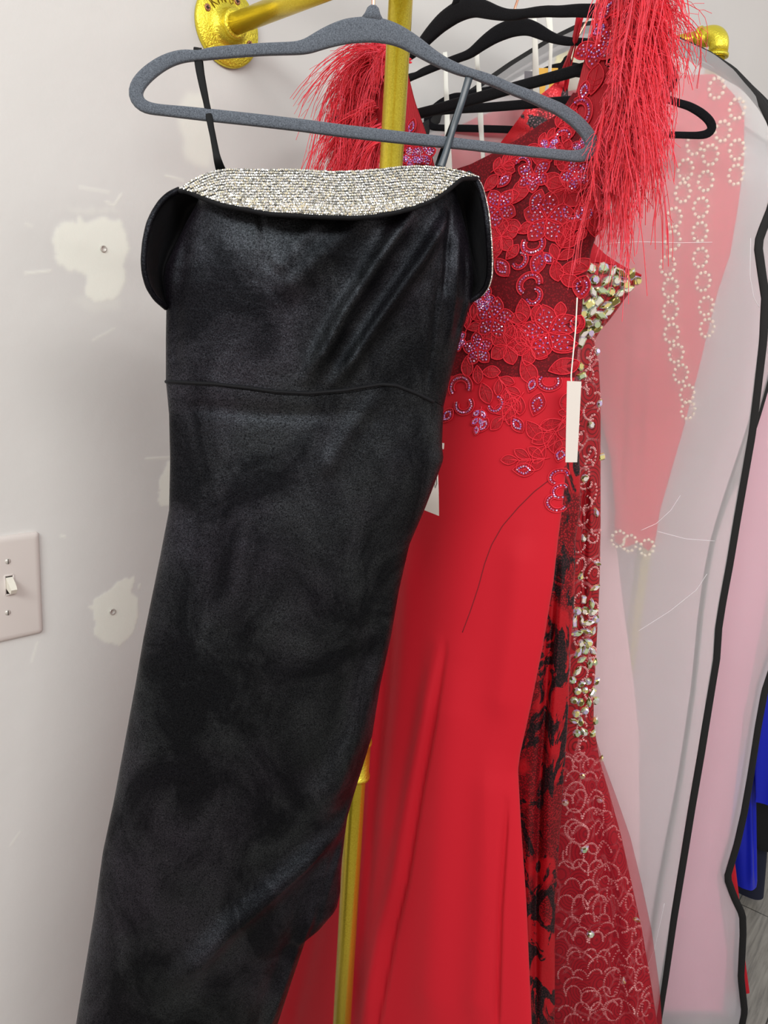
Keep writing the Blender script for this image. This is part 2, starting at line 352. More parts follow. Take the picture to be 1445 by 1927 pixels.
# ------------------------------------------------------------------ the setting
WALL = Frame(-0.256, 1.170, math.degrees(math.atan2(0.72, 0.69)))
def in_poly(x, y, poly):
    ins = np.zeros(x.shape, bool); n = len(poly)
    for i in range(n):
        x1, y1 = poly[i]; x2, y2 = poly[(i + 1) % n]
        if y1 == y2: continue
        cnd = ((y1 > y) != (y2 > y)) & (x < (x2 - x1) * (y - y1) / (y2 - y1) + x1); ins ^= cnd
    return ins
def blur(a, r):
    for _ in range(r):
        b = a.copy(); b[1:-1, 1:-1] = (a[:-2, 1:-1] + a[2:, 1:-1] + a[1:-1, :-2] + a[1:-1, 2:] + 4 * a[1:-1, 1:-1]) / 8; a = b
    return a
def build_wall():
    us = np.r_[np.linspace(-3.0, -0.45, 10), np.linspace(-0.44, 0.26, 280), np.linspace(0.28, 3.6, 12)]
    zs = np.r_[np.linspace(0, 0.95, 8), np.linspace(0.96, 2.18, 480), np.linspace(2.20, 3.1, 6)]
    U, Z = np.meshgrid(us, zs)
    m = np.zeros(U.shape)
    nx = sum(np.sin(U * k1 + p) * np.cos(Z * k2 + q) / w_ for k1, k2, p, q, w_ in ((120, 150, 0.4, 1, 1), (290, 240, 2, .3, 1.6), (610, 520, .7, 2.2, 2.4), (60, 70, 1, 1, 1)))
    ny = sum(np.sin(U * k1 + p) * np.cos(Z * k2 + q) / w_ for k1, k2, p, q, w_ in ((140, 110, 2.4, .1, 1), (270, 310, 1, 2.3, 1.6), (530, 640, 1.7, .2, 2.4), (75, 50, 0, 2, 1)))
    jx, jy = U + nx * 0.0022, Z + ny * 0.0022
    polys = [([(95, 455), (102, 430), (125, 420), (142, 424), (150, 402), (165, 414), (180, 414), (200, 408), (232, 418), (238, 470), (236, 530), (224, 560), (190, 570), (166, 565), (155, 512), (130, 508), (112, 498), (108, 480)], 1.0, 2),
             ([(165, 1141), (185, 1120), (210, 1105), (250, 1083), (252, 1118), (262, 1130), (258, 1165), (248, 1190), (225, 1216), (198, 1214), (182, 1190), (177, 1160)], 1.0, 1),
             ([(335, 195), (350, 172), (392, 176), (402, 240), (398, 318), (352, 305), (340, 250)], 0.75, 9),
             ([(312, 868), (330, 868), (330, 950), (300, 946), (300, 905)], 0.9, 1),
             ([(100, 395), (215, 390), (230, 400), (160, 402)], 0.35, 3),
             ([(130, 560), (230, 560), (220, 582), (180, 590)], 0.3, 8)]
    for pl, a, r in polys:
        q = uz(WALL, pl); m = np.maximum(m, blur(in_poly(jx, jy, q).astype(float) * a, r))
    # scratches
    for pl, a in (([(150, 352), (205, 362)], .5), ([(200, 380), (215, 386), (228, 366)], .6), ([(48, 514), (95, 510)], .6), ([(175, 640), (215, 618)], .4), ([(50, 422), (60, 425)], .4),
                  ([(275, 863), (318, 861)], .7), ([(312, 330), (345, 340)], .6), ([(70, 1210), (60, 1245)], .4), ([(20, 1590), (38, 1565)], .4), ([(115, 1008), (122, 1010)], .7), ([(262, 1105), (263, 1100)], .8)):
        q = uz(WALL, pl)
        for i in range(len(q) - 1):
            a0, b0 = q[i], q[i + 1]; d = b0 - a0; t = np.clip(((U - a0[0]) * d[0] + (Z - a0[1]) * d[1]) / (d @ d), 0, 1)
            ds = np.hypot(U - a0[0] - t * d[0], Z - a0[1] - t * d[1]); m = np.maximum(m, a * np.exp(-(ds / 0.0018) ** 2))
    P = WALL.pts(U, Z, np.zeros(U.shape)).reshape(-1, 3)
    mb = MB(); mb.add(P, grid_faces(len(zs), len(us)))
    o = mb.build('wall_back', mw.m); tag(o, kind='structure')
    a = o.data.attributes.new('spackle', 'FLOAT', 'POINT'); a.data.foreach_set('value', m.reshape(-1))
build_wall()
mb = MB(); mb.add([(-2.5, -1.2, 0), (4.2, -1.2, 0), (4.2, 5.0, 0), (-2.5, 5.0, 0)], [[0, 1, 2, 3]])
tag(mb.build('floor', mf.m, smooth=False), kind='structure')

# pin holes and anchors
for (px, py, rr, lab) in ((194, 468, 0.0042, 'round painted-over screw anchor in the upper spackle patch on the wall'), (211, 1151, 0.0045, 'round screw anchor in the lower spackle patch beside the light switch')):
    u, z = WALL.hit(px, py); c0 = WALL.pt(u, z, 0)
    mb = MB(); lathe(mb, c0, WALL.n, [(0, rr), (0.0016, rr), (0.002, rr * .8), (0.0008, rr * .62), (0.0006, rr * .1)], 20)
    tag(mb.build('wall_anchor', m_metal.m), lab, 'screw anchor')

# light switch
def build_switch():
    uT, zT = WALL.hit(14, 1098); uR, _ = WALL.hit(76, 1095); _, zt = WALL.hit(72, 999); _, zb = WALL.hit(76, 1190)
    hw = uR - uT; hh = (zt - zb) / 2; zc = (zt + zb) / 2
    e = empty('light_switch', WALL.pt(uT, zc, 0)); tag(e, 'cream toggle light switch on an off-white wall plate at the left edge', 'light switch')
    U3 = np.r_[WALL.u]; Z3 = np.array([0, 0, 1.]); N3 = WALL.n
    mb = MB(); 
    def rr(hx, hy, b, off):
        q = []
        for kx, ky, a0 in ((1, 1, 0), (-1, 1, 90), (-1, -1, 180), (1, -1, 270)):
            for t in (0, 22, 45, 68, 90):
                a = math.radians(a0 + t); q.append(WALL.pt(uT + kx * (hx - b) + b * math.cos(a), zc + ky * (hy - b) + b * math.sin(a), off))
        return q
    rs = [rr(hw, hh, .005, 0.0), rr(hw, hh, .005, .002), rr(hw - .0015, hh - .0015, .004, .0045), rr(hw - .004, hh - .004, .003, .006), rr(hw - .008, hh - .008, .002, .0065)]
    f = grid_faces(5, 20, True) + [[80 + j for j in range(20)]]
    mb.add(np.array(rs).reshape(-1, 3), f); mb.build('wall_plate', m_switch.m, e)
    mb = MB(); c0 = WALL.pt(uT, zT, .0068)
    for sx_, hx_, hz_, du, dz in ((0, .0055, .0012, 0, .013), (0, .0055, .0012, 0, -.013), (0, .0012, .013, .0055, 0), (0, .0012, .013, -.0055, 0)):
        box(mb, c0 + U3 * du + Z3 * dz, (U3, Z3, N3), (hx_, hz_, .0006), .0004)
    mb.build('toggle_bezel', m_switch.m, e)
    mb = MB(); box(mb, WALL.pt(uT, zT, .0064), (U3, Z3, N3), (.0046, .012, .0004), .0003); mb.build('toggle_slot', m_dark.m, e)
    mb = MB(); a = c0 + Z3 * .003; d = N3 * .9 - Z3 * .55; d /= np.linalg.norm(d); y = np.cross(U3, d)
    V = []
    for k, (t, hx_, hy_) in enumerate(((-.006, .0042, .0062), (.006, .0042, .0058), (.013, .0040, .0045), (.0165, .0036, .0035))):
        for sx_, sy_ in ((-1, -1), (1, -1), (1, 1), (-1, 1)): V.append(a + d * t + U3 * hx_ * sx_ + y * hy_ * sy_)
    mb.add(V, grid_faces(4, 4, True) + [[12, 13, 14, 15]]); mb.build('toggle', m_tog.m, e, smooth=False)
    for py in (1054, 1150):
        u, z = WALL.hit(11, py); c1 = WALL.pt(u, z, .0055)
        mb = MB(); lathe(mb, c1, N3, [(0, .0038), (.001, .0038), (.0022, .0026), (.0025, .0004)], 20); s = mb.build('screw', m_metal.m, e)
        mb = MB(); box(mb, c1 + N3 * .0025, (U3, Z3, N3), (.0004, .0032, .0004), .0002); mb.build('screw_slot', m_dark.m, s)
build_switch()

# ------------------------------------------------------------------ pipe clothes rack
RO = 0.0133
P0 = np.array([-0.256, 1.170, CAMZ + 0.403]); P1 = np.array([-0.016, 0.941, CAMZ + 0.397])
DW = WALL.n.copy()
def build_rack():
    e = empty('clothes_rack', (P1[0], P1[1], 0)); tag(e, 'wall-mounted clothes rack of gold-painted plumbing pipe carrying the gowns', 'clothes rack')
    u0, z0 = WALL.hit(425, 52); c0 = WALL.pt(u0, z0, 0)
    P0 = c0; Lw = 0.325
    P1_ = np.array([P1[0], P1[1], c0[2]])
    ax = P1_ - c0; ax /= np.linalg.norm(ax)
    r = 0.050
    mb = MB(); lathe(mb, c0, DW, [(0, r * .99), (.002, r * 1.0), (.0065, r * .99), (.0075, r * .96), (.008, .030), (.0095, .024), (.013, .0205), (.020, .0185), (.024, .0185), (.0252, .0175), (.0252, .0135)], 56)
    fl = mb.build('flange', mgf.m, e)
    U3 = WALL.u; Z3 = np.array([0, 0, 1.])
    for a in (160, 70, -20, 250):
        a = math.radians(a); c1 = c0 + DW * .0078 + (U3 * math.cos(a) + Z3 * math.sin(a)) * .0365
        mb = MB(); lathe(mb, c1, DW, [(-.0005, .0046), (.0008, .0046), (.0014, .0036), (.0004, .0006)], 20); s = mb.build('screw', m_screw.m, fl)
        mb = MB(); box(mb, c1 + DW * .001, (U3, Z3, DW), (.0006, .0026, .0007), .0002); box(mb, c1 + DW * .001, (U3, Z3, DW), (.0026, .0006, .0007), .0002); mb.build('screw_slot', m_dark.m, s)
    # cast lettering KING arcing over the top left
    fc = []
    strokes = {'K': [[(0, 0), (0, 1)], [(0, .45), (.55, 1)], [(.15, .6), (.6, 0)]], 'I': [[(0.1, 0), (0.1, 1)]], 'N': [[(0, 0), (0, 1)], [(0, 1), (.5, 0)], [(.5, 0), (.5, 1)]],
               'G': [[(.55, .85), (.3, 1), (.05, .75), (.05, .25), (.3, 0), (.55, .2), (.55, .45), (.35, .45)]]}
    mb = MB()
    for ch, ang in (('K', 140), ('I', 122), ('N', 108), ('G', 86)):
        a = math.radians(ang); up_ = np.array([math.cos(a), math.sin(a)]); rt = np.array([math.sin(a), -math.cos(a)])
        for st in strokes[ch]:
            pp = [c0 + DW * .0083 + U3 * q[0] + Z3 * q[1] for q in [up_ * (.0275 + .014 * y) + rt * (x * .0115 - .003) for x, y in st]]
            sweep(mb, pp, .0007, .0010, DW, 6)
    mb.build('cast_lettering', m_letter.m, fl)
    mb = MB(); cyl(mb, c0 + DW * .006, P1_, RO, 40); mb.build('wall_pipe', mg.m, e)
    P1t = P1_
    # upright pole with tee and coupling
    zr = CAMZ + 0.574
    mb = MB(); cyl(mb, (P1[0], P1[1], 0.02), (P1[0], P1[1], zr), RO, 40); mb.build('pole', mg.m, e)
    mb = MB(); lathe(mb, (P1[0], P1[1], 0), (0, 0, 1), [(0, .047), (.006, .046), (.008, .026), (.024, .0185)], 40); mb.build('floor_flange', mgf.m, e)
    mb = MB()
    def fit(a, ax, L, mbx):
        lathe(mbx, np.asarray(a) - np.asarray(ax) * L, ax, [(0, .0158), (.0005, .0188), (.006, .0188), (.0075, .0170), (2 * L - .0075, .0170), (2 * L - .006, .0188), (2 * L - .0005, .0188), (2 * L, .0158)], 36)
    fit(P1t, (0, 0, 1), .028, mb); lathe(mb, P1t, -ax, [(0, .016), (.024, .017), (.026, .0188), (.031, .0188), (.0315, .015)], 32)
    # short stub the grey hanger hooks on to
    st = np.array([-0.042, 0.80, P1t[2]]) - P1t; stn = st / np.linalg.norm(st); st_end = P1t + stn * (np.linalg.norm(st) + .03)
    mb.build('tee_fitting', mgf.m, e)
    mb = MB(); cyl(mb, P1t, st_end, RO, 32); lathe(mb, st_end, stn, [(-.02, .0188), (0, .0188), (.004, .015), (.005, .002)], 32); mb.build('stub_pipe', mg.m, e)
    mb = MB(); d = ray(697, 1430); tpos = d * (P1[1] / d[1]); zc = CAMZ + tpos[2]
    lathe(mb, (P1[0], P1[1], zc - .028), (0, 0, 1), [(0, .0145), (.0005, .0188), (.005, .0188), (.0065, .0172), (.050, .0172), (.0515, .0188), (.056, .0188), (.0565, .0145)], 40)
    mb.build('pipe_coupling', mgf.m, e)
    # rail
    A = np.array([P1[0], P1[1], zr]); E = np.array([0.560, 1.572, zr]); J = E - DW * .12
    mb = MB(); cyl(mb, A, J, RO, 32); mb.build('hanging_rail', mg.m, e)
    mb = MB(); fit(A - np.array([0, 0, .012]), (0, 0, 1), .026, mb); mb.build('rail_tee', mgf.m, e)
    mb = MB(); fit(J, DW, .026, mb); mb.build('rail_tee', mgf.m, e)
    # far end: wall pipe, elbow and pole
    u1 = (E - WALL.o) @ WALL.u; W1 = WALL.pt(u1, zr, 0)
    mb = MB(); cyl(mb, W1, E - DW * .012, RO, 32); mb.build('wall_pipe', mg.m, e)
    mb = MB(); lathe(mb, W1, DW, [(0, r), (.006, r * .98), (.008, .026), (.024, .0185)], 40); mb.build('flange', mgf.m, e)
    mb = MB(); q = [E - DW * .034, E - DW * .020]
    for t in range(0, 91, 10):
        a = math.radians(t); q.append(E - DW * .020 + DW * .020 * math.sin(a) - np.array([0, 0, .020]) * (1 - math.cos(a)))
    q += [E - np.array([0, 0, .034])]
    sweep(mb, q, .0172, .0172, np.cross(DW, [0, 0, 1.]), 28)
    lathe(mb, E - DW * .040, DW, [(0, .015), (.0005, .0194), (.006, .0194), (.0065, .0172)], 32)
    lathe(mb, E - np.array([0, 0, .040]), (0, 0, 1), [(0, .015), (.0005, .0194), (.006, .0194), (.0065, .0172)], 32)
    mb.build('elbow_fitting', mgf.m, e)
    mb = MB(); cyl(mb, (E[0], E[1], .02), E - np.array([0, 0, .03]), RO, 32); mb.build('pole', mg.m, e)
    mb = MB(); lathe(mb, (E[0], E[1], 0), (0, 0, 1), [(0, .047), (.006, .046), (.008, .026), (.024, .0185)], 40); mb.build('floor_flange', mgf.m, e)
    return A, J, P1t
RA, RJ, PT = build_rack()

# ------------------------------------------------------------------ hangers
GF = Frame(-0.04, 0.80, 12)
HP = [(700,55,44),(655,58,43),(625,67,38),(600,77,32),(578,88,26),(560,91,22),(497,93,21),(440,97,21),(395,101,21),(384,103,19),(374,107,14),(363,104,20),(340,106,22),(315,114,24),(290,129,26),(268,148,27),(253,170,27),(256,190,26),(272,203,22),(300,207,19),(340,211,21),(386,216,22),(480,226,22),(566,236,22),(640,246,22),(718,255,22),(800,264,21),(877,272,19),(960,282,19),(1030,289,18),(1075,294,19),(1103,293,25),(1117,277,25),(1107,252,24),(1083,227,24),(1052,205,22),(1027,195,21),(1000,182,20),(960,167,18),(932,154,18),(900,143,18),(888,138,13),(875,136,18),(840,122,20),(810,105,25),(785,88,31),(760,72,34),(733,61,40)]
def hanger_shape():
    q = uz(GF, [(a, b) for a, b, _ in HP]); W = []
    for (x, y, w_), p in zip(HP, q):
        d = ray(x, y); depth = np.linalg.norm(GF.pt(*p) - np.array([0, 0, CAMZ])) / np.linalg.norm(np.array([(x - 722.5) / FPX, (963.5 - y) / FPX, 1]))
        W.append(w_ * depth / FPX / 2)
    c = q[0].copy(); return q - c, np.array(W), c
HS, HW, HC = hanger_shape()
def build_hanger(origin, yaw, roll, mat, label, grp=None, name='velvet_hanger', hook_to=None, sc=1.0):
    """origin: world point of the arch centre"""
    e = empty(name, origin); tag(e, label, 'clothes hanger', grp)
    a = math.radians(yaw); r_ = math.radians(roll)
    U3 = np.array([math.cos(a), math.sin(a), 0.]); Z3 = np.array([0, 0, 1.]); N3 = np.array([math.sin(a), -math.cos(a), 0.])
    X = U3 * math.cos(r_) + Z3 * math.sin(r_); Y = -U3 * math.sin(r_) + Z3 * math.cos(r_)
    pw = np.c_[HS, HW]; pw = np.r_[pw, pw[:1]]; pw = smooth(pw, 260, 4, True)[:-1]
    P = origin + sc * (pw[:, :1] * X + pw[:, 1:2] * Y)
    mb = MB(); sweep(mb, P, pw[:, 2] * sc, .0036, N3, 14, closed=True, sq=0.55); 
    nk = np.array([origin + Y * t for t in (.008, .013, .0175, .0195)])
    sweep(mb, nk, [.011, .0075, .0055, .003], [.0036, .0036, .0036, .003], N3, 12, sq=.7)
    mb.build('hanger_frame', mat.m, e)
    if hook_to is not None:
        top = np.asarray(hook_to); q = [origin + Y * .016, origin + Y * .02 + (top - origin) * .02]
        base = q[-1]; h = np.array([U3 * 1.0, Z3])
        rr = 0.0175; cen = top + Z3 * 0.0
        side = cen + U3 * rr * 0.0
        q.append(cen - Z3 * (rr + .022)); 
        q = [np.array(x) for x in q]
        for t in range(-60, 215, 15):
            b_ = math.radians(t); q.append(cen + U3 * rr * math.cos(b_) * 1.0 + Z3 * rr * math.sin(b_))
        q = smooth(np.array(q), 90, 4)
        mb = MB(); sweep(mb, q, .0017, .0017, N3, 8); mb.build('hook', m_copper.m, e)
    return e
go = GF.pt(HC[0], HC[1])
build_hanger(go, 12, 0, m_grey, 'grey flocked slim hanger holding the black velvet gown, nearest the camera', hook_to=(-0.042, 0.80, PT[2] + .0))
def rail_at(F):
    t = (F - RA[1]) / (RJ[1] - RA[1]); return RA + (RJ - RA) * t
def hang(R, F, up, yaw, roll, label, rf, sc=1.0):
    return build_hanger(np.array([R, F, CAMZ + up]), yaw, roll, m_blk, label, 'black flocked hangers on the gold rail', hook_to=rail_at(rf), sc=sc)
hang(.053, 1.0846, .4022, -50.5, 0, 'black flocked slim hanger seen most nearly edge-on, carrying the feather-trimmed gown', 1.075, 1.20)
hang(.1355, 1.1924, .4266, -43.9, -5, 'black flocked slim hanger with white loops over its arms, just behind the feathered gown\'s hanger', 1.20, 1.10)
hang(.252, 1.385, .440, -6, 0, 'black flocked slim hanger whose rounded right end shows over the clear garment bag', 1.385, 1.04)

# ------------------------------------------------------------------ gown loft
class Gown:
    def __init__(s, fr, left, right, T, folds=(), wav=()):
        s.fr = fr
        l = uz(fr, left); r = uz(fr, right); l = l[np.argsort(l[:, 1])]; r = r[np.argsort(r[:, 1])]
        s.l, s.r = l, r; s.T = T; s.folds = []; s.wav = wav
        for pl, wd, am in folds:
            s.folds.append((uz(fr, pl), wd, am))
    def LR(s, z): return np.interp(z, s.l[:, 1], s.l[:, 0]), np.interp(z, s.r[:, 1], s.r[:, 0])
    def Tz(s, z): return np.interp(z, [a for a, _ in s.T], [b for _, b in s.T])
    def off(s, u, z, back=False):
        L, R = s.LR(z); q = np.clip((u - L) / np.maximum(R - L, 1e-4), 0, 1)
        p = np.sqrt(np.clip(4 * q * (1 - q), 0, 1)); o = s.Tz(z) * p
        if back: return -o * .8
        e_ = np.clip(p * 1.6, 0, 1)
        for pl, wd, am in s.folds:
            best = np.full(np.shape(u), 9.0)
            tt = np.zeros(np.shape(u)); acc = 0; tot = np.linalg.norm(np.diff(pl, axis=0), axis=1).sum()
            for i in range(len(pl) - 1):
                a, b = pl[i], pl[i + 1]; d = b - a; ln = np.linalg.norm(d)
                t = np.clip(((u - a[0]) * d[0] + (z - a[1]) * d[1]) / (d @ d), 0, 1)
                ds = np.hypot(u - a[0] - t * d[0], z - a[1] - t * d[1])
                m_ = ds < best; tt = np.where(m_, (acc + t * ln) / tot, tt); best = np.minimum(best, ds); acc += ln
            fade = np.clip(np.minimum(tt, 1 - tt) * 6 + .25, 0, 1)
            o = o + am * np.exp(-(best / wd) ** 2) * e_ * fade
        for k, am, ph, zk in s.wav:
            o = o + am * e_ * np.sin(k * u + ph + zk * z) 
        return o
    def hit(s, px, py, extra=0.0):
        o = 0.0
        for _ in range(6):
            u, z = s.fr.hit(px, py, o + extra); o = float(s.off(np.array(u), np.array(z)))
        return u, z
    def P(s, u, z, extra=0.0):
        return s.fr.pts(u, z, s.off(np.asarray(u, float), np.asarray(z, float)) + extra)
    def mesh(s, name, mat, parent, top, bot, nr=160, nc=110, back=True, s0=0.0, s1=1.0):
        """top/bot: pixel polylines or plain heights"""
        k = np.arange(nc + 1) / nc; ss = s0 + (s1 - s0) * (.5 - .5 * np.cos(PI * k)) if s0 == 0 and s1 == 1 else s0 + (s1 - s0) * k
        def edge(e_):
            if np.isscalar(e_): return np.full(nc + 1, float(e_))
            q = uz(s.fr, e_); q = q[np.argsort(q[:, 0])]
            z = np.interp(ss * 0 + .5, [0, 1], [q[0, 1], q[-1, 1]])
            for _ in range(8):
                L, R = s.LR(z); z = np.interp(L + (R - L) * ss, q[:, 0], q[:, 1])
            return z
        zt, zb = edge(top), edge(bot)
        t = np.linspace(0, 1, nr)[:, None]; Z = zt[None] * (1 - t) + zb[None] * t
        L, R = s.LR(Z); U = L + (R - L) * ss[None]
        V = s.fr.pts(U, Z, s.off(U, Z)); n = nc + 1
        if back:
            Ub, Zb = U[:, ::-1][:, 1:-1], Z[:, ::-1][:, 1:-1]
            Vb = s.fr.pts(Ub, Zb, s.off(Ub, Zb, True)); V = np.concatenate([V, Vb], 1)
            f = grid_faces(nr, V.shape[1], True)
        else: f = grid_faces(nr, n)
        mb = MB(); mb.add(V.reshape(-1, 3), f); return mb.build(name, mat, parent)
def gem_mesh(mb, P, N, U, rx, ry, h, kind, nm, flat=0.5):
    """faceted stone; P centre, N normal, U long axis"""
    N = N / np.linalg.norm(N); U = U - (U @ N) * N; U /= np.linalg.norm(U); Vv = np.cross(N, U)
    if kind == 'round': th = np.arange(8) * PI / 4; ox, oy = np.cos(th), np.sin(th)
    elif kind == 'rect': ox, oy = np.array([1, .8, -.8, -1, -1, -.8, .8, 1]), np.array([.7, 1, 1, .7, -.7, -1, -1, -.7])
    elif kind == 'marq': th = np.arange(8) * PI / 4; ox = np.cos(th); oy = np.sin(th) * np.array([1, .72, 1, .72, 1, .72, 1, .72])
    else: th = np.arange(8) * PI / 4; ox = np.cos(th) * np.where(np.cos(th) > 0, 1.1, .8); oy = np.sin(th) * np.where(np.cos(th) > .1, .62, 1)
    base = [P + U * rx * a + Vv * ry * b for a, b in zip(ox, oy)]
    mid = [P + N * h * .6 + U * rx * a * .8 + Vv * ry * b * .8 for a, b in zip(ox, oy)]
    top = [P + N * h + U * rx * a * flat + Vv * ry * b * flat for a, b in zip(ox, oy)]
    f = [[j, (j + 1) % 8, 8 + (j + 1) % 8, 8 + j] for j in range(8)] + [[8 + j, 8 + (j + 1) % 8, 16 + (j + 1) % 8, 16 + j] for j in range(8)]
    f.append([16 + j for j in range(8)])
    mb.add(base + mid + top, f, [random.randrange(nm) for _ in f])  # random tone per facet, painted-in sparkle
def bead(mb, P, N, U, r, nm):
    N = N / np.linalg.norm(N); U = U - (U @ N) * N; U /= np.linalg.norm(U); Vv = np.cross(N, U); a0 = random.random()
    q = [P + r * (U * math.cos(a0 + t * PI / 3) + Vv * math.sin(a0 + t * PI / 3)) for t in range(6)]
    q += [P + N * r * .75 + .5 * r * (U * math.cos(a0 + t * PI / 3) + Vv * math.sin(a0 + t * PI / 3)) for t in range(6)]
    f = [[j, (j + 1) % 6, 6 + (j + 1) % 6, 6 + j] for j in range(6)] + [[6, 7, 8, 9, 10, 11]]
    mb.add(q, f, [random.randrange(nm) for _ in f])

# ------------------------------------------------------------------ black velvet gown
BF = Frame(-0.04, 0.805, 12)
SEAM = [(300, 714), (313, 717), (400, 721), (470, 729), (520, 736), (580, 739), (650, 733), (715, 722), (745, 724), (780, 738), (815, 755), (840, 768)]
BL = [(395, 318), (372, 380), (350, 420), (326, 470), (312, 500), (308, 530), (313, 575), (312, 640), (312, 717), (318, 779), (320, 865), (318, 960), (300, 1053), (270, 1200), (255, 1287), (232, 1411), (213, 1513), (194, 1600), (177, 1720), (157, 1841), (143, 1927), (120, 2080), (100, 2400)]
BR = [(845, 318), (862, 380), (880, 450), (890, 520), (886, 566), (870, 619), (851, 692), (834, 764), (831, 837), (834, 863), (825, 888), (799, 956), (770, 1023), (750, 1110), (734, 1200), (715, 1287), (700, 1381), (670, 1479), (653, 1532), (641, 1634), (640, 1675), (634, 1702), (602, 1740), (579, 1753), (549, 1841), (521, 1927), (480, 2080), (450, 2400)]
bT = [(0, .045), (1.0, .045), (1.45, .040), (1.6, .036), (1.75, .046), (1.95, .030)]
b_folds = [([(760, 405), (700, 490), (635, 590), (575, 705)], .0080, .0115), ([(835, 405), (770, 500), (700, 600), (625, 715)], .0070, .0115), ([(690, 405), (600, 480), (520, 560)], .012, .0055),
           ([(600, 420), (550, 470), (515, 520)], .009, .004), ([(700, 740), (650, 800), (600, 880)], .009, .003),
           ([(482, 400), (494, 450), (500, 515)], .0022, -.0022), ([(486, 400), (490, 520), (485, 720)], .0025, -.0012), ([(352, 440), (335, 560), (330, 700)], .006, -.003),
           ([(835, 400), (828, 470), (820, 560)], .003, -.005), ([(852, 440), (845, 520), (835, 640)], .005, .005), ([(866, 470), (868, 560), (850, 640)], .004, -.004),
           ([(810, 520), (800, 640), (795, 720)], .003, -.0025),
           ([(690, 1500), (560, 1590), (430, 1690), (330, 1790)], .014, .014), ([(700, 1440), (610, 1560), (560, 1700), (500, 1860)], .014, -.006), ([(760, 1120), (690, 1300), (600, 1500)], .020, .008),
           ([(700, 1180), (650, 1330), (560, 1460)], .02, -.005), ([(640, 1560), (600, 1660), (575, 1750)], .006, -.006), ([(625, 1600), (560, 1760), (500, 1927)], .008, .006),
           ([(350, 760), (480, 770), (620, 775)], .006, -.002)]
bg_ = Gown(BF, BL, BR, bT, b_folds, [(34, .0016, 1.0, 6), (80, .0006, 0, 20)])
e = empty('evening_gown', (-0.04, 0.80, 0.0)); tag(e, 'long black velvet gown with crystal neckline band, hanging on the grey hanger', 'gown'); BG = e
bg_.mesh('bodice', mv.m, e, [(380, 330), (500, 336), (650, 338), (860, 330)], SEAM, 150, 150)
def hem(fr, y): return fr.hit(400, y)[1]
bg_.mesh('skirt', mv.m, e, [(x, y + 1) for x, y in SEAM], 0.22, 260, 150)
mb = MB(); q = np.array([bg_.hit(x, y + 1) for x, y in resample([p for p in SEAM[1:-1]], 70)]); sweep(mb, bg_.P(q[:, 0], q[:, 1], .0006), .0018, .0022, BF.n, 8); mb.build('waist_seam', mvd.m, e)
# crystal band
bt = [(335, 356), (352, 343), (375, 331), (400, 321), (430, 317), (480, 318), (520, 318), (560, 318), (600, 320), (630, 322), (680, 320), (720, 317), (760, 312), (800, 311), (835, 314), (860, 319), (885, 325), (903, 333)]
bb = [(336, 359), (352, 360), (370, 368), (388, 376), (420, 387), (450, 392), (500, 402), (540, 405), (580, 407), (620, 409), (660, 410), (700, 408), (740, 401), (780, 391), (815, 377), (842, 359), (868, 336), (900, 336)]
NB = 150
Tt = smooth(np.array(bt, float), NB, 4); Tb = smooth(np.array(bb, float), NB, 4)
def band_off(t, w_):
    x = np.sin(PI * np.clip(t, 0.0, 1)) ** .45
    return .004 + x * (.030 + .034 * np.sin(w_ * PI * .56 + .1))
def band_pt(t, w_, ex=0.0):
    i = t * (NB - 1); j = int(min(i, NB - 2)); fr_ = i - j
    a = Tt[j] * (1 - fr_) + Tt[j + 1] * fr_; b = Tb[j] * (1 - fr_) + Tb[j + 1] * fr_
    p = a * (1 - w_) + b * w_; o = float(band_off(t, w_)) + ex + .0015 * math.sin(t * 31 + w_ * 3)
    u, z = BF.hit(p[0], p[1], o); return BF.pt(u, z, o)
V = np.array([[band_pt(t, w_) for t in np.linspace(0, 1, 110)] for w_ in np.linspace(0, 1, 16)])
mb = MB(); mb.add(V.reshape(-1, 3), grid_faces(16, 110))
mb.add((V - BF.n * .004).reshape(-1, 3), [x[::-1] for x in grid_faces(16, 110)])
bo = mb.build('neckline_band', mvd.m, e)
mb = MB(); nt_ = 132
for r_i in range(19):
    w_ = (r_i + .5) / 19
    for k in range(nt_):
        t = (k + (.5 if r_i % 2 else 0) + .25) / nt_
        i = t * (NB - 1); hgt = np.linalg.norm(Tb[int(i)] - Tt[int(i)])
        nrow = max(1, min(19, hgt / 4.9))
        if (r_i + .5) > nrow: continue
        w2 = (r_i + .5 + random.uniform(-.12, .12)) / nrow
        p = band_pt(t + random.uniform(-.0006, .0006), min(w2, .985), .0004)
        tilt = BF.n + BF.u * random.uniform(-.28, .28) + np.array([0, 0, random.uniform(-.28, .28)])
        bead(mb, p, tilt, BF.u, .00150, 4)
cr_ = mb.build('crystal_trim', G_clear, bo, smooth=False); tag(cr_, 'silver crystal rows')
mb = MB(); sweep(mb, np.array([band_pt(t, 1.0, .0005) for t in np.linspace(0.0, 1, 100)]), .0022, .0026, BF.n, 8); mb.build('band_piping', mvd.m, bo)
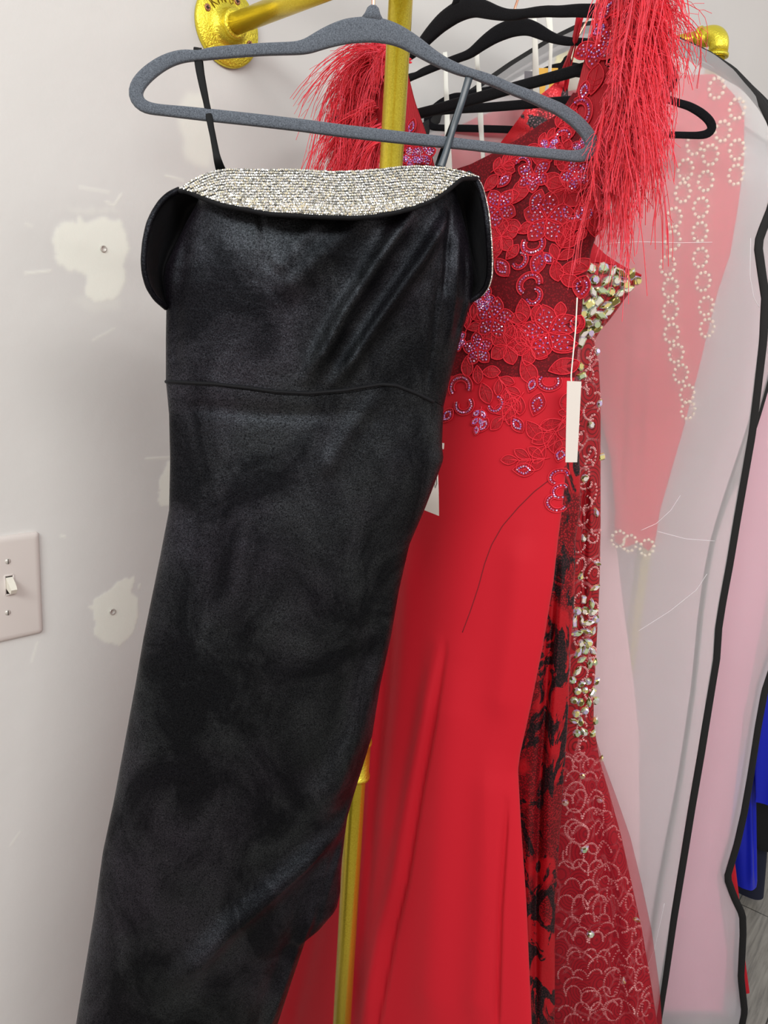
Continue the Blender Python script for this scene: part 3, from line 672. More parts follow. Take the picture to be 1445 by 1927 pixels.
# off-shoulder sleeves
def sleeve(outer, inner, sg, edge_beads=False):
    O = smooth(np.array(outer, float), 60, 3); I = smooth(np.array(inner, float), 60, 3)
    rows = []
    for w_ in np.linspace(0, 1, 22):
        row = []
        for i in range(60):
            t = i / 59; env = math.sin(PI * min(max(t * .92 + .06, 0), 1)) ** .6
            p = O[i] * (1 - w_) + I[i] * w_
            o = .026 * env * (1 - w_) ** 1.3 - .030 * env * math.sin(w_ * PI * .8) + .0045 * math.sin(w_ * 8 + t * 4 * sg) * env
            u, z = BF.hit(p[0], p[1], o); row.append(BF.pt(u, z, o))
        rows.append(row)
    rows = np.array(rows); mb = MB(); mb.add(rows.reshape(-1, 3), grid_faces(22, 60))
    # outside of the sleeve: bulges back from the rim to the side seam
    rb = []
    for w_ in np.linspace(0, 1, 12):
        a = w_ * PI * .5
        env = np.sin(PI * np.linspace(.04, .98, 60))[:, None] ** .6
        rb.append(rows[0] * (1 - w_ ** 2) + (rows[-1]) * w_ ** 2 - BF.n * (.060 * env * math.sin(w_ * PI * .62)))
    mb.add(np.array(rb).reshape(-1, 3), grid_faces(12, 60))
    sl = mb.build('off_shoulder_sleeve', mvd.m, e)
    mb = MB(); sweep(mb, rows[0], .0028, .0028, BF.n, 10); mb.build('sleeve_edge', mv.m, sl)
    if edge_beads:
        mb = MB()
        for p in resample(rows[0], 96)[2:-8]: bead(mb, p + BF.u * .0030 + BF.n * .0004, BF.n + BF.u * .8, BF.u, .0011, 4)
        tag(mb.build('crystal_edge', G_clear, sl, smooth=False), 'row of tiny crystals')
sleeve([(337, 357), (318, 366), (303, 380), (290, 400), (280, 422), (273, 455), (270, 490), (272, 515), (279, 540), (293, 562), (313, 579)],
       [(400, 384), (385, 390), (374, 402), (368, 416), (360, 435), (346, 455), (328, 478), (316, 500), (311, 522), (312, 550), (316, 579)], -1)
sleeve([(880, 326), (892, 334), (902, 350), (909, 375), (915, 405), (919, 450), (921, 490), (920, 520), (914, 541), (902, 556), (882, 568)],
       [(838, 374), (842, 392), (846, 415), (851, 440), (856, 468), (862, 495), (868, 520), (872, 538), (875, 550), (878, 560), (881, 568)], 1, True)
# straps
def ribbon(name, mat, parent, pl, fr, offs, wpx, th=.0005, n=40, tw=None):
    offs = np.interp(np.linspace(0, 1, len(pl)), np.linspace(0, 1, len(offs)), offs)
    P = np.array([fr.pt(*fr.hit(x, y, o), o) for (x, y), o in zip(pl, offs)])
    dpt = np.linalg.norm(P - np.array([0, 0, CAMZ]), axis=1).mean()
    P = smooth(P, n, 2); mb = MB()
    wp = np.interp(np.linspace(0, 1, n), np.linspace(0, 1, len(wpx)), wpx)
    sweep(mb, P, wp * dpt / FPX / 2 * .93, th, fr.n, 8, sq=.5); return mb.build(name, mat, parent)
ribbon('strap', mrib.m, e, [(372, 90), (371, 97), (375, 130), (383, 170), (391, 205), (399, 250), (409, 300), (416, 322)], BF, [0, .0055, .0055, .007, .007, .012, .018, .012], [14, 14, 13, 11, 12, 10, 12, 18])
ribbon('strap', mrib2.m, e, [(886, 133), (885, 137), (880, 155), (868, 195), (853, 240), (838, 290), (829, 316)], BF, [0, .0055, .0065, .008, .008, .012, .014], [14, 14, 13, 13, 12, 13, 15])
ribbon('strap', mrib.m, e, [(374, 90), (380, 140), (393, 210), (410, 300), (420, 322)], BF, [-.004, -.006, -.006, -.01, -.01], [10, 9, 8, 9, 12])
ribbon('strap', mrib.m, e, [(884, 133), (874, 175), (850, 235), (830, 290), (822, 316)], BF, [-.004, -.006, -.006, -.01, -.01], [10, 9, 8, 9, 10])
# white tag peeking out at the side slit
def card(mb, P4, th, n):
    P4 = np.array(P4); mb.add(np.r_[P4 + n * th, P4 - n * th], [[0, 1, 2, 3], [7, 6, 5, 4], [0, 4, 5, 1], [1, 5, 6, 2], [2, 6, 7, 3], [3, 7, 4, 0]])
def px_card(name, mat, parent, pl, F, bend=0.0):
    A = [WF(x, y, F) for x, y in pl]; mb = MB(); rows = []
    for i in range(9):
        t = i / 8; a = A[0] * (1 - t) + A[3] * t; b = A[1] * (1 - t) + A[2] * t; o = np.array([0, -bend * math.sin(t * PI), 0])
        rows.append([a + o, b + o])
    R_ = np.array(rows); mb.add(R_.reshape(-1, 3), grid_faces(9, 2)); mb.add((R_ + np.array([0, .0006, 0])).reshape(-1, 3), [f[::-1] for f in grid_faces(9, 2)])
    return mb.build(name, mat, parent)
tg = px_card('paper_tag', m_tag.m, e, [(786, 872), (824, 884), (826, 971), (768, 948)], .90, .006)
px_card('paper_tag', m_tag.m, e, [(815, 832), (836, 834), (835, 845), (812, 850)], .90)
mb = MB(); sweep(mb, [WF(817, 910, .893), WF(820, 918, .893), WF(822, 910, .893), WF(821, 897, .893)], .0004, .0003, (0, -1, 0), 6); mb.build('tag_print', m_ink.m, tg)

# ------------------------------------------------------------------ red feather gown
RF = Frame(0.20, 0.915, -35)
RL = [(700, 130), (740, 250), (752, 330), (770, 430), (780, 600), (775, 720), (735, 850), (690, 1050), (640, 1250), (590, 1450), (540, 1650), (495, 1830), (475, 1927), (485, 2150), (520, 2400)]
RR = [(1160, -60), (1152, 60), (1146, 180), (1142, 300), (1136, 400), (1112, 470), (1098, 540), (1090, 620), (1082, 700), (1072, 780), (1066, 860), (1058, 950), (1050, 1010), (1040, 1100), (1020, 1220), (998, 1330), (978, 1420), (974, 1450), (980, 1560), (990, 1700), (1000, 1927), (1010, 2150), (1010, 2400)]
rT = [(0, .034), (1.0, .034), (1.45, .036), (1.75, .040), (2.0, .012)]
r_folds = [([(864, 1200), (845, 1330), (817, 1464), (787, 1634), (764, 1728), (726, 1927), (690, 2150)], .0045, -.010), ([(850, 1200), (828, 1330), (800, 1464), (768, 1634), (742, 1728), (705, 1927)], .013, .009), ([(885, 1230), (868, 1400), (850, 1600), (830, 1927)], .030, .008),
           ([(962, 1500), (952, 1700), (946, 1927)], .0035, -.010), ([(940, 1400), (930, 1700), (915, 1927)], .022, .007), ([(760, 1100), (730, 1400), (700, 1700), (680, 1927)], .014, -.010), ([(735, 1250), (712, 1550), (690, 1800)], .008, .008), ([(800, 1000), (780, 1300), (740, 1600)], .02, .007),
           ([(640, 1600), (600, 1780), (560, 1927)], .016, -.006), ([(1000, 1000), (985, 1150), (955, 1350)], .02, .005)]
rg = Gown(RF, RL, RR, rT, r_folds, [(28, .0015, .6, 3)])
e = empty('evening_gown', (0.10, 0.985, 0.0)); tag(e, 'bright red gown with lace bodice and feather-trimmed straps, beside the black velvet gown', 'gown')
NECK = [(700, 330), (740, 318), (800, 312), (840, 322), (880, 326), (905, 318), (935, 302), (962, 288), (1000, 262), (1030, 240), (1058, 222), (1074, 200), (1085, 180), (1150, 178)]
BASE = [(700, 704), (1120, 712)]
rg.mesh('bodice', msh.m, e, NECK, BASE, 130, 130)
rg.mesh('skirt', mr_.m, e, [(700, 703), (1120, 711)], 0.10, 240, 150)
# princess seam
mb = MB(); sp = [(1062, 878), (1035, 902), (1005, 925), (975, 955), (945, 990), (925, 1025), (912, 1060), (900, 1105), (885, 1150), (870, 1190)]
q = np.array([rg.hit(x, y) for x, y in resample(sp, 60)]); sweep(mb, rg.P(q[:, 0], q[:, 1], -.0002), .0007, .0007, RF.n, 6); mb.build('princess_seam', m_seam.m, e)
# shoulder straps of lace
def patch(name, mat, parent, Lp, Rp, fr, off, n=40, m=10, bulge=.004):
    Lp = smooth(np.array(Lp, float), n, 2); Rp = smooth(np.array(Rp, float), n, 2); V = []
    for i in range(n):
        for j in range(m):
            w_ = j / (m - 1); p = Lp[i] * (1 - w_) + Rp[i] * w_; o = off + bulge * math.sin(PI * w_); u, z = fr.hit(p[0], p[1], o); V.append(fr.pt(u, z, o))
    V = np.array(V); mb = MB(); mb.add(V, grid_faces(n, m)); mb.add(V - fr.n * .0025, [f[::-1] for f in grid_faces(n, m)])
    return mb.build(name, mat, parent)
patch('shoulder_strap', mla.m, e, [(1148, -75), (1128, 0), (1112, 60), (1100, 110), (1090, 150), (1078, 195), (1060, 228)], [(1185, -75), (1165, 0), (1158, 60), (1152, 110), (1150, 160), (1148, 220), (1146, 260)], RF, .010)
patch('shoulder_strap', mla.m, e, [(690, 100), (700, 180), (715, 250), (735, 330)], [(760, 115), (779, 190), (800, 250), (822, 335)], RF, .010)

# lace appliques, each with its stones
class Surf:
    def __init__(s, g): s.g = g
def place(g, px, py, pts2, ex):
    if isinstance(g, Gown):
        u, z = g.hit(px, py); a = np.asarray(pts2); return g.P(u + a[:, 0], z + a[:, 1], ex)
SCL = 0.00069
def on_strap(px, py, pts2, ex):
    u, z = RF.hit(px, py, .015); a = np.asarray(pts2); return RF.pts(u + a[:, 0], z + a[:, 1], np.full(len(a), .0145 + ex))
def rot2(a, ang): c_, s_ = math.cos(ang), math.sin(ang); a = np.asarray(a); return np.c_[a[:, 0] * c_ - a[:, 1] * s_, a[:, 0] * s_ + a[:, 1] * c_]
def petal(L, W, n=11, notch=0.0):
    t = np.linspace(0, 1, n); x = L * t; y = W * np.sin(PI * t ** 1.15) ** .8
    if notch: x = x - notch * L * np.clip(t - .9, 0, 1) * 10 * .12
    return np.r_[np.c_[x, y], np.c_[x[::-1][1:-1], -y[::-1][1:-1]]]
def applique(px, py, kind, size, ang=0.0, beads=0, strap=False):
    """size in photo pixels"""
    f_ = (lambda p, ex: on_strap(px, py, p, ex)) if strap else (lambda p, ex: place(rg, px, py, p, ex))
    s_ = size * SCL; mb = MB(); shapes = []
    if kind == 'flower': shapes = [rot2(petal(s_, s_ * .36), ang + k * 2 * PI / 5) for k in range(5)]
    elif kind == 'butterfly': shapes = [rot2(petal(s_, s_ * .34), ang + a) for a in (.5, -.6, PI - .5, PI + .6, -PI / 2)]
    elif kind == 'leaf': shapes = [rot2(petal(s_, s_ * .30) - np.array([s_ / 2, 0]), ang)]
    elif kind == 'spray':
        shapes = [rot2(petal(s_ * .62, s_ * .15) + np.array([s_ * d, 0]), 0) for d in ()]
        for k, (d, a) in enumerate(((0, .7), (.02, -.7), (.38, .6), (.4, -.6), (.75, 0))):
            shapes.append(rot2(rot2(petal(s_ * .55, s_ * .15), a) + np.array([s_ * d, 0]), ang))
    elif kind == 'scroll': shapes = []
    nm = 'lace_' + {'flower': 'flower', 'butterfly': 'flower', 'leaf': 'leaf', 'spray': 'leaf_spray', 'scroll': 'scroll'}[kind]
    for sh in shapes:
        c_ = sh.mean(0); fill = np.r_[[c_], sh]; P = f_(fill, .0012); P[0] += RF.n * .0006
        n = len(sh); mb.add(P, [[0, 1 + j, 1 + (j + 1) % n] for j in range(n)])
        sweep(mb, f_(sh, .0016), .0007, .0009, RF.n, 6, closed=True, mi=1)
        h_ = n // 2; b0, tp = sh[0], sh[h_]
        sweep(mb, f_(np.array([b0 * .9 + tp * .1, b0 * .5 + tp * .5, b0 * .12 + tp * .88]), .0019), .0004, .0006, RF.n, 4, mi=1)
        for k_ in ((2, 4, 6) if kind != 'spray' else ()):
            m_ = b0 + (tp - b0) * (k_ / h_ * .72)
            for q_ in (sh[k_], sh[-k_]): sweep(mb, f_(np.array([m_, m_ * .15 + q_ * .85]), .0018), .0003, .0005, RF.n, 4, mi=1)
    if kind == 'spray':
        st = rot2(np.c_[np.linspace(-.15, 1.0, 14) * s_, np.sin(np.linspace(0, 3, 14)) * s_ * .04], ang); sweep(mb, f_(st, .0014), .0008, .0009, RF.n, 6, mi=1)
    cur = None
    if kind == 'scroll':
        t = np.linspace(-2.2, 2.0, 22); cur = rot2(np.c_[np.cos(t) * s_ * .5, np.sin(t) * s_ * .6], ang)
        big = rot2(np.c_[np.cos(t) * s_ * .68, np.sin(t) * s_ * .78], ang); sml = rot2(np.c_[np.cos(t) * s_ * .32, np.sin(t) * s_ * .42], ang)
        V = np.concatenate([f_(big, .0012), f_(sml, .0012)]); n = 22; mb.add(V, [[j, j + 1, n + j + 1, n + j] for j in range(n - 1)])
        sweep(mb, f_(big, .0014), .0007, .0009, RF.n, 6, mi=1); sweep(mb, f_(sml, .0014), .0007, .0009, RF.n, 6, mi=1)
    ob = mb.build(nm, [mla.m, mlo.m], e)
    if beads:
        bm = MB(); pos = []
        if kind in ('flower', 'butterfly'):
            for k, sh in enumerate(shapes):
                c_ = sh.mean(0)
                for w_ in (.60, .2):
                    m_ = max(3, int(len(sh) * (.42 if w_ > .5 else .18)))
                    for p in resample(np.r_[sh, sh[:1]], m_ + 1)[:-1]: pos.append(c_ + (p - c_) * w_)
        elif cur is not None: pos = list(resample(cur, max(7, int(size * .62))))
        else:
            for sh in shapes:
                c_ = sh.mean(0)
                for p in resample(np.r_[sh, sh[:1]], 13)[:-1]: pos.append(c_ + (p - c_) * .55)
        P = f_(np.array(pos), .0022)
        for p in P: bead(bm, p, RF.n + rng.normal(0, .2, 3), RF.u, .00140, 4)
        tag(bm.build('rhinestone_cluster', G_pu, ob, smooth=False), 'iridescent pink and violet stones')
A_ = applique
for a in [(1005, 328, 'butterfly', 30, .1, 1), (1030, 412, 'flower', 42, .3, 1), (1011, 380, 'leaf', 40, 1.3, 1), (939, 392, 'flower', 34, .9, 1), (945, 503, 'leaf', 40, -.8, 1), (1080, 398, 'scroll', 22, -1.5, 1), (1100, 402, 'scroll', 18, -1.4, 1),
          (1004, 460, 'scroll', 26, -1.4, 1), (979, 490, 'scroll', 20, -.4, 1), (1013, 496, 'leaf', 42, 1.4, 1), (1032, 486, 'leaf', 24, -.8, 1), (997, 535, 'scroll', 28, 2.2, 1), (1005, 558, 'scroll', 20, -.5, 1), (911, 563, 'butterfly', 22, .6, 1),
          (930, 600, 'flower', 36, .2, 1), (1033, 626, 'flower', 46, .6, 1), (900, 657, 'flower', 30, .5, 1), (862, 640, 'butterfly', 20, .2, 1), (1093, 540, 'leaf', 38, 1.5, 1), (867, 728, 'scroll', 32, 1.9, 1), (874, 762, 'scroll', 26, -1.2, 1), (843, 782, 'leaf', 34, .9, 1),
          (906, 770, 'spray', 36, -1.7, 1), (934, 760, 'scroll', 22, -.6, 1), (911, 800, 'leaf', 30, 1.1, 1), (1002, 724, 'leaf', 28, 1.3, 1), (1034, 718, 'scroll', 24, -1.5, 1), (1012, 761, 'leaf', 42, 1.35, 1), (974, 798, 'leaf', 34, -.9, 1), (986, 884, 'leaf', 38, .1, 1),
          (1055, 856, 'leaf', 26, 1.4, 1), (1052, 897, 'scroll', 20, 2.4, 1), (1055, 925, 'scroll', 18, 3.0, 1), (1047, 947, 'scroll', 22, -2.4, 1), (1034, 275, 'butterfly', 18, 0, 1), (1060, 258, 'scroll', 18, 2, 1), (1098, 280, 'flower', 20, .3, 1), (1085, 330, 'flower', 26, .8, 1),
          (950, 340, 'leaf', 30, .8, 1), (1050, 490, 'spray', 50, 1.3, 0), (1092, 500, 'leaf', 30, .9, 0), (1048, 510, 'leaf', 34, -1.3, 0), (1078, 505, 'leaf', 36, .2, 0), (1072, 528, 'leaf', 32, -.4, 0), (1066, 355, 'flower', 34, .3, 0),
          (985, 585, 'leaf', 40, -1.4, 0), (975, 625, 'leaf', 40, .2, 0), (955, 650, 'flower', 34, .1, 0), (1000, 655, 'flower', 30, .8, 0), (995, 700, 'leaf', 46, -1.0, 0), (925, 700, 'leaf', 34, .1, 0), (955, 600, 'spray', 60, -.6, 0), (1055, 585, 'leaf', 28, 1.6, 0),
          (1010, 590, 'leaf', 30, 1.3, 0), (1060, 690, 'leaf', 44, .4, 0), (880, 690, 'leaf', 38, -1.5, 0), (900, 705, 'leaf', 32, -1.4, 0), (945, 445, 'flower', 30, .4, 0), (965, 425, 'leaf', 34, -.3, 0), (990, 430, 'leaf', 30, .5, 0), (1065, 440, 'leaf', 40, 1.2, 0), (1080, 455, 'spray', 44, 1.5, 0),
          (935, 470, 'leaf', 34, 1.4, 0), (965, 475, 'leaf', 30, .9, 0), (980, 360, 'leaf', 46, 1.1, 0), (960, 370, 'leaf', 34, .2, 0), (1040, 340, 'leaf', 40, -.4, 0), (1110, 360, 'spray', 44, -1.3, 0), (1115, 330, 'leaf', 40, 1.4, 0), (1120, 420, 'leaf', 40, 1.5, 0),
          (980, 745, 'spray', 60, -2.2, 0), (940, 712, 'spray', 52, -.9, 0), (1005, 810, 'leaf', 40, -.9, 0), (1040, 800, 'leaf', 38, .2, 0), (1035, 825, 'leaf', 34, 1.4, 0), (1060, 790, 'spray', 66, -2.0, 0), (1055, 840, 'leaf', 30, 1.0, 0), (960, 770, 'leaf', 44, 1.2, 0), (1025, 862, 'spray', 56, 3.3, 0),
          (915, 740, 'leaf', 40, -1.1, 0), (1070, 760, 'leaf', 40, 1.7, 0), (920, 640, 'leaf', 36, .8, 0), (870, 600, 'leaf', 40, 1.2, 0), (880, 620, 'spray', 50, 1.0, 0), (1085, 610, 'leaf', 30, 1.5, 0), (1062, 650, 'leaf', 32, .3, 0), (925, 345, 'leaf', 34, .9, 0), (1020, 300, 'leaf', 36, -.2, 0), (1000, 285, 'leaf', 34, .4, 0),
          (1070, 250, 'leaf', 34, 1.2, 0), (1085, 300, 'spray', 40, -1.6, 0), (1078, 780, 'flower', 18, .4, 0), (930, 322, 'spray', 40, .5, 0), (965, 300, 'leaf', 36, .6, 0), (985, 310, 'scroll', 20, 1.0, 1), (1045, 285, 'leaf', 30, 1.0, 0), (1065, 290, 'flower', 22, .2, 0), (1015, 275, 'spray', 38, .5, 0), (1050, 240, 'spray', 34, .9, 0), (1075, 225, 'leaf', 30, 1.1, 0), (1060, 310, 'leaf', 30, -.6, 0), (955, 320, 'leaf', 30, -.2, 0)]:
    A_(*a)
for a in [(1137, 25, 'leaf', 34, .9, 1), (1150, 0, 'leaf', 34, 1.0, 1), (1122, 82, 'butterfly', 36, .9, 1), (1128, 58, 'leaf', 30, .4, 1), (1100, 172, 'leaf', 30, 1.4, 1), (1092, 212, 'scroll', 30, .2, 1), (1120, 150, 'leaf', 44, 1.4, 0), (800, 290, 'flower', 24, .2, 1), (775, 296, 'flower', 22, .8, 1), (745, 280, 'flower', 26, .1, 0), (775, 240, 'leaf', 30, 1.2, 1)]:
    A_(*a, strap=True)

# feathers
def feathers(name, roots, dirs, N, lens, spread, F_off, seed, tipdown=1.0):
    r = np.random.default_rng(seed); mb = MB(); K = 13
    roots = resample(roots, 60); t = np.linspace(0, 1, K); Dn = np.array([0, 0, -1.]); nd = len(dirs); per = 14
    for c_ in range(N // per):
        a = r.random(); i = int(a * 59); cpx = roots[i] + r.normal(0, 4, 2); co_ = F_off + r.normal(0, .010)
        cang = np.interp(a, np.linspace(0, 1, nd), dirs) + r.normal(0, spread); cL = lens * np.clip(r.normal(.75, .26), .25, 1.2)
        cg_ = r.uniform(.45, 1.15) * tipdown; cn = r.normal(.3, .45); ph = r.random() * 6; fr_ = r.uniform(2, 6); amp = r.uniform(.02, .14)
        for _ in range(per):
            px, py = cpx + r.normal(0, 3, 2); o = co_ + r.normal(0, .003)
            u, z = RF.hit(px, py, o); p0 = RF.pt(u, z, o)
            ang = cang + r.normal(0, .09); L = cL * r.uniform(.6, 1.08); n_ = cn + r.normal(0, .15)
            d = RF.u * math.cos(ang) + np.array([0, 0, 1.]) * math.sin(ang) + RF.n * n_; d /= np.linalg.norm(d)
            g = cg_ + r.normal(0, .10)
            P = p0 + L * (d[None] * (t * (1 - .38 * t))[:, None] + Dn[None] * (g * t ** 2.0)[:, None])
            P = P + (RF.u[None] * np.sin(ph + t * fr_)[:, None] - RF.u * math.sin(ph) + RF.n[None] * np.cos(ph + t * 4)[:, None] * .6) * (amp * L * t)[:, None] + rng.normal(0, .0006, (K, 3)) * t[:, None]
            rad = .00072 * (1 - .55 * t) * r.uniform(.7, 1.5)
            sweep(mb, P, rad, rad, RF.n, 3, mi=int(r.random() < .35), cap=False)
            if r.random() < .6:
                for k in range(5):
                    j = r.integers(3, K - 2); tt_ = P[j + 1] - P[j]; tt_ /= np.linalg.norm(tt_); sd = np.cross(tt_, RF.n) * r.choice([-1, 1])
                    q = np.array([P[j], P[j] + (tt_ * .7 + sd * .8) * .004, P[j] + (tt_ * 1.6 + sd * 1.0) * .007]); sweep(mb, q, .00025, .00025, RF.n, 3, mi=int(r.random() < .5), cap=False)
    o = mb.build(name, [mfe.m, mfe2.m], e); tag(o, 'red ostrich feather fringe', kind='stuff')
feathers('feather_trim', [(1180, -90), (1170, -20), (1162, 50), (1156, 100), (1152, 150), (1146, 200), (1138, 245)], [.9, .5, .35, .25, .1, -.3, -.8], 2900, .108, .50, .024, 3)
feathers('feather_trim', [(770, 112), (735, 118), (712, 135), (700, 180), (705, 230), (720, 270)], [2.4, 2.6, 2.9, 3.3, 3.9, 4.3], 1150, .130, .36, .014, 4)
# loose hanging wisps on the armhole
feathers('feather_wisp', [(1150, 250), (1155, 290), (1140, 330)], [-1.0, -1.4, -1.6], 42, .10, .22, .02, 9, 1.1)
# swing tag
px_card('price_tag', m_tag.m, e, [(1067, 717), (1094, 718), (1086, 870), (1064, 870)], RF.pt(*RF.hit(1078, 790, .05), .05)[1] + 0.02)
mb = MB(); Ft = RF.pt(*RF.hit(1078, 700, .05), .05)[1] + .02
sweep(mb, smooth([WF(1086, 560, Ft), WF(1083, 620, Ft), WF(1078, 670, Ft), WF(1074, 712, Ft), WF(1077, 730, Ft)], 30, 2), .0008, .0005, (0, -1, 0), 6); mb.build('tag_string', m_white.m, e)

# ------------------------------------------------------------------ black and red sequin gown
SF = Frame(0.19, 1.255, -18)
sg = Gown(SF, [(930, 150), (905, 320), (900, 700), (900, 1100), (905, 1927), (905, 2400)], [(1068, 150), (1074, 300), (1082, 500), (1082, 700), (1092, 900), (1092, 960), (1083, 1012), (1081, 1116), (1077, 1180), (1072, 1220), (1070, 1323), (1062, 1453), (1054, 1557), (1048, 1660), (1044, 1738), (1044, 1927), (1044, 2400)],
          [(0, .028), (2.2, .028)], [([(1050, 1050), (1034, 1250), (1020, 1450), (1010, 1700), (1010, 1927)], .006, -.010), ([(1066, 1060), (1050, 1300), (1038, 1500), (1034, 1800)], .012, .008), ([(1000, 1450), (1000, 1927)], .01, .006)])
e = empty('evening_gown', (0.19, 1.27, 0)); tag(e, 'red gown with black sequin brushstroke pattern, squeezed between the feather gown and the crystal-studded gown', 'gown')
sg.mesh('gown_body', msq.m, e, [(880, 340), (905, 320), (935, 290), (962, 258), (985, 228), (1000, 206), (1020, 190), (1040, 172), (1052, 158), (1062, 152), (1080, 160)], .14, 300, 70)
for pl, ww in (([(1100, 10), (1096, 8), (1090, 14), (1084, 50), (1076, 90), (1064, 120), (1048, 160), (1040, 175)], [5, 6, 7, 7, 6, 5]), ([(1101, 12), (1094, 12), (1088, 40), (1080, 80), (1070, 115), (1064, 160), (1060, 180)], [5, 7, 9, 8, 7, 5]), ([(1102, 14), (1096, 30), (1088, 65), (1080, 100), (1073, 130), (1066, 170)], [4, 4, 4, 4])):
    ribbon('shoulder_strap', mlo.m, e, pl, Frame(0.22, 1.07, -20), [.006, .006, .0, -.04, -.1, -.15, -.16], ww, .0009)
for pl, fr, ww in (([(837, 98), (838, 105), (839, 160), (841, 200), (842, 260), (846, 345)], Frame(0, 1.37, -10), [8, 8, 9, 10, 12, 12]), ([(895, 83), (896, 90), (899, 130), (902, 180), (905, 240), (910, 310)], Frame(0, 1.30, -10), [9, 8, 9, 10, 8, 7])):
    ribbon('hanger_loop', m_white.m, e, pl, fr, [0], ww, .0005)

# ------------------------------------------------------------------ crystal-studded gown
CF = Frame(0.262, 1.375, -6)
CR = [(1210, 440), (1207, 519), (1196, 535), (1172, 568), (1150, 598), (1128, 624), (1118, 642), (1126, 680), (1130, 750), (1130, 900), (1130, 1000), (1128, 1100), (1122, 1220), (1117, 1320), (1117, 1360), (1128, 1430), (1150, 1505), (1168, 1570), (1188, 1660), (1208, 1750), (1225, 1850), (1237, 1927), (1260, 2100), (1270, 2400)]
cg = Gown(CF, [(960, 440), (960, 900), (950, 1300), (930, 1927), (920, 2400)], CR, [(0, .032), (1.0, .032), (1.5, .028), (1.75, .036), (2.2, .03)],
          [([(1100, 900), (1095, 1100), (1088, 1250)], .006, -.008), ([(1110, 880), (1108, 1000)], .005, .004), ([(1108, 1440), (1130, 1560), (1155, 1700), (1172, 1927)], .008, -.012), ([(1090, 1450), (1100, 1650), (1110, 1927)], .02, .008), ([(1135, 1500), (1170, 1700), (1195, 1927)], .013, .009)])
e = empty('evening_gown', (0.262, 1.375, 0)); tag(e, 'red sequin gown with large iridescent crystals on its pointed bust and hips', 'gown')
CT = [(1000, 560), (1060, 520), (1082, 502), (1105, 498), (1125, 500), (1150, 503), (1180, 508), (1207, 519), (1230, 530)]
cg.mesh('gown_body', mrs.m, e, CT, .12, 300, 90)
patch('bust_lining', mr_.m, e, [(1100, 440), (1118, 458), (1138, 478), (1165, 496), (1205, 519)], [(1090, 500), (1105, 500), (1125, 502), (1150, 505), (1203, 521)], CF, -.004, 30, 6, .001)
mb = MB(); q = [CF.pt(*CF.hit(x, y, .01), .01) for x, y in [(1098, 500), (1120, 492), (1150, 497), (1180, 507), (1206, 519)]]; sweep(mb, smooth(q, 30, 2), .0022, .0030, CF.n, 8); mb.build('neckline_edge', mr_.m, e)
# pink sequin chains: rings and scallops stitched over the skirt
mb = MB(); r5 = random.Random(5)
def chain(cx, cy, rx, ry, a0, a1, th=0.0):
    u, z = cg.hit(cx, cy); L_, R_ = cg.LR(z)
    n = max(6, int(abs(a1 - a0) * (rx + ry) * .5 / 3.9)); t = np.linspace(a0, a1, n)
    q = rot2(np.c_[np.cos(t) * rx * .00098, np.sin(t) * ry * .00098], th)
    uu, zz = u + q[:, 0], z + q[:, 1]; Lz, Rz = cg.LR(zz); ok = (uu < Rz - .001) & (uu > Lz + .002)
    if ok.sum() < 3: return
    P = cg.P(uu, zz, .0012)
    for p, k in zip(P, ok):
        if not k: continue
        nn = CF.n + rng.normal(0, .25, 3); r_ = .0022; U3 = CF.u; V3 = np.array([0, 0, 1.])
        nn /= np.linalg.norm(nn); x = U3 - (U3 @ nn) * nn; x /= np.linalg.norm(x); y = np.cross(nn, x)
        ring = [p + r_ * (x * math.cos(a) + y * math.sin(a)) for a in np.arange(7) * 2 * PI / 7]; inr = [p + nn * .0006 + r_ * .38 * (x * math.cos(a) + y * math.sin(a)) for a in np.arange(7) * 2 * PI / 7]
        mb.add(ring + inr, [[j, (j + 1) % 7, 7 + (j + 1) % 7, 7 + j] for j in range(7)])
for cx, cy, rx, ry, a0, a1 in [(1082, 1500, 20, 32, 0, 6.3), (1070, 1470, 28, 30, 2.4, 5.2), (1088, 1568, 20, 24, 0, 6.3), (1078, 1560, 16, 22, 1, 5), (1078, 1610, 20, 28, 2.9, 6.6), (1122, 1545, 14, 24, -1.5, 2.2), (1122, 1515, 14, 22, -1, 2.2), (1120, 1590, 16, 18, 2.8, 6), (1110, 1620, 22, 24, 3.4, 6.2),
                               (1112, 1882, 20, 24, 0, 6.3), (1152, 1850, 18, 32, 0.6, 6.6), (1092, 1810, 26, 26, .4, 3.6), (1124, 1820, 20, 26, .3, 3.2), (1152, 1800, 16, 24, .4, 3.4), (1085, 1860, 26, 28, 1.3, 3.8), (1130, 1915, 26, 22, .5, 3.4), (1155, 1900, 18, 26, 0, 6.3), (1080, 1925, 20, 24, .6, 3.8),
                               (1090, 1710, 14, 34, 1.4, 4.4), (1112, 1690, 16, 26, .8, 4.4), (1128, 1705, 14, 24, .6, 4.6), (1132, 1650, 18, 24, .4, 3.6), (1150, 1670, 10, 22, .4, 4.0), (1180, 1640, 18, 24, -1.4, 1.8), (1172, 1560, 10, 20, 1.4, 4.6), (1188, 1690, 14, 22, 1.2, 4.2), (1208, 1790, 14, 28, 1.6, 4.8),
                               (1198, 1760, 12, 20, .8, 3.8), (1205, 1840, 14, 26, 2, 5), (1218, 1890, 12, 26, 1.6, 5), (1095, 1760, 14, 20, .4, 3.4), (1120, 1770, 16, 20, .3, 3.2), (1140, 1750, 16, 18, .2, 3.1), (1108, 1440, 12, 14, 0, 4), (1090, 1430, 14, 16, 1, 4.4), (1125, 1450, 10, 18, -1, 2)]:
    chain(cx, cy, rx, ry, a0, a1)
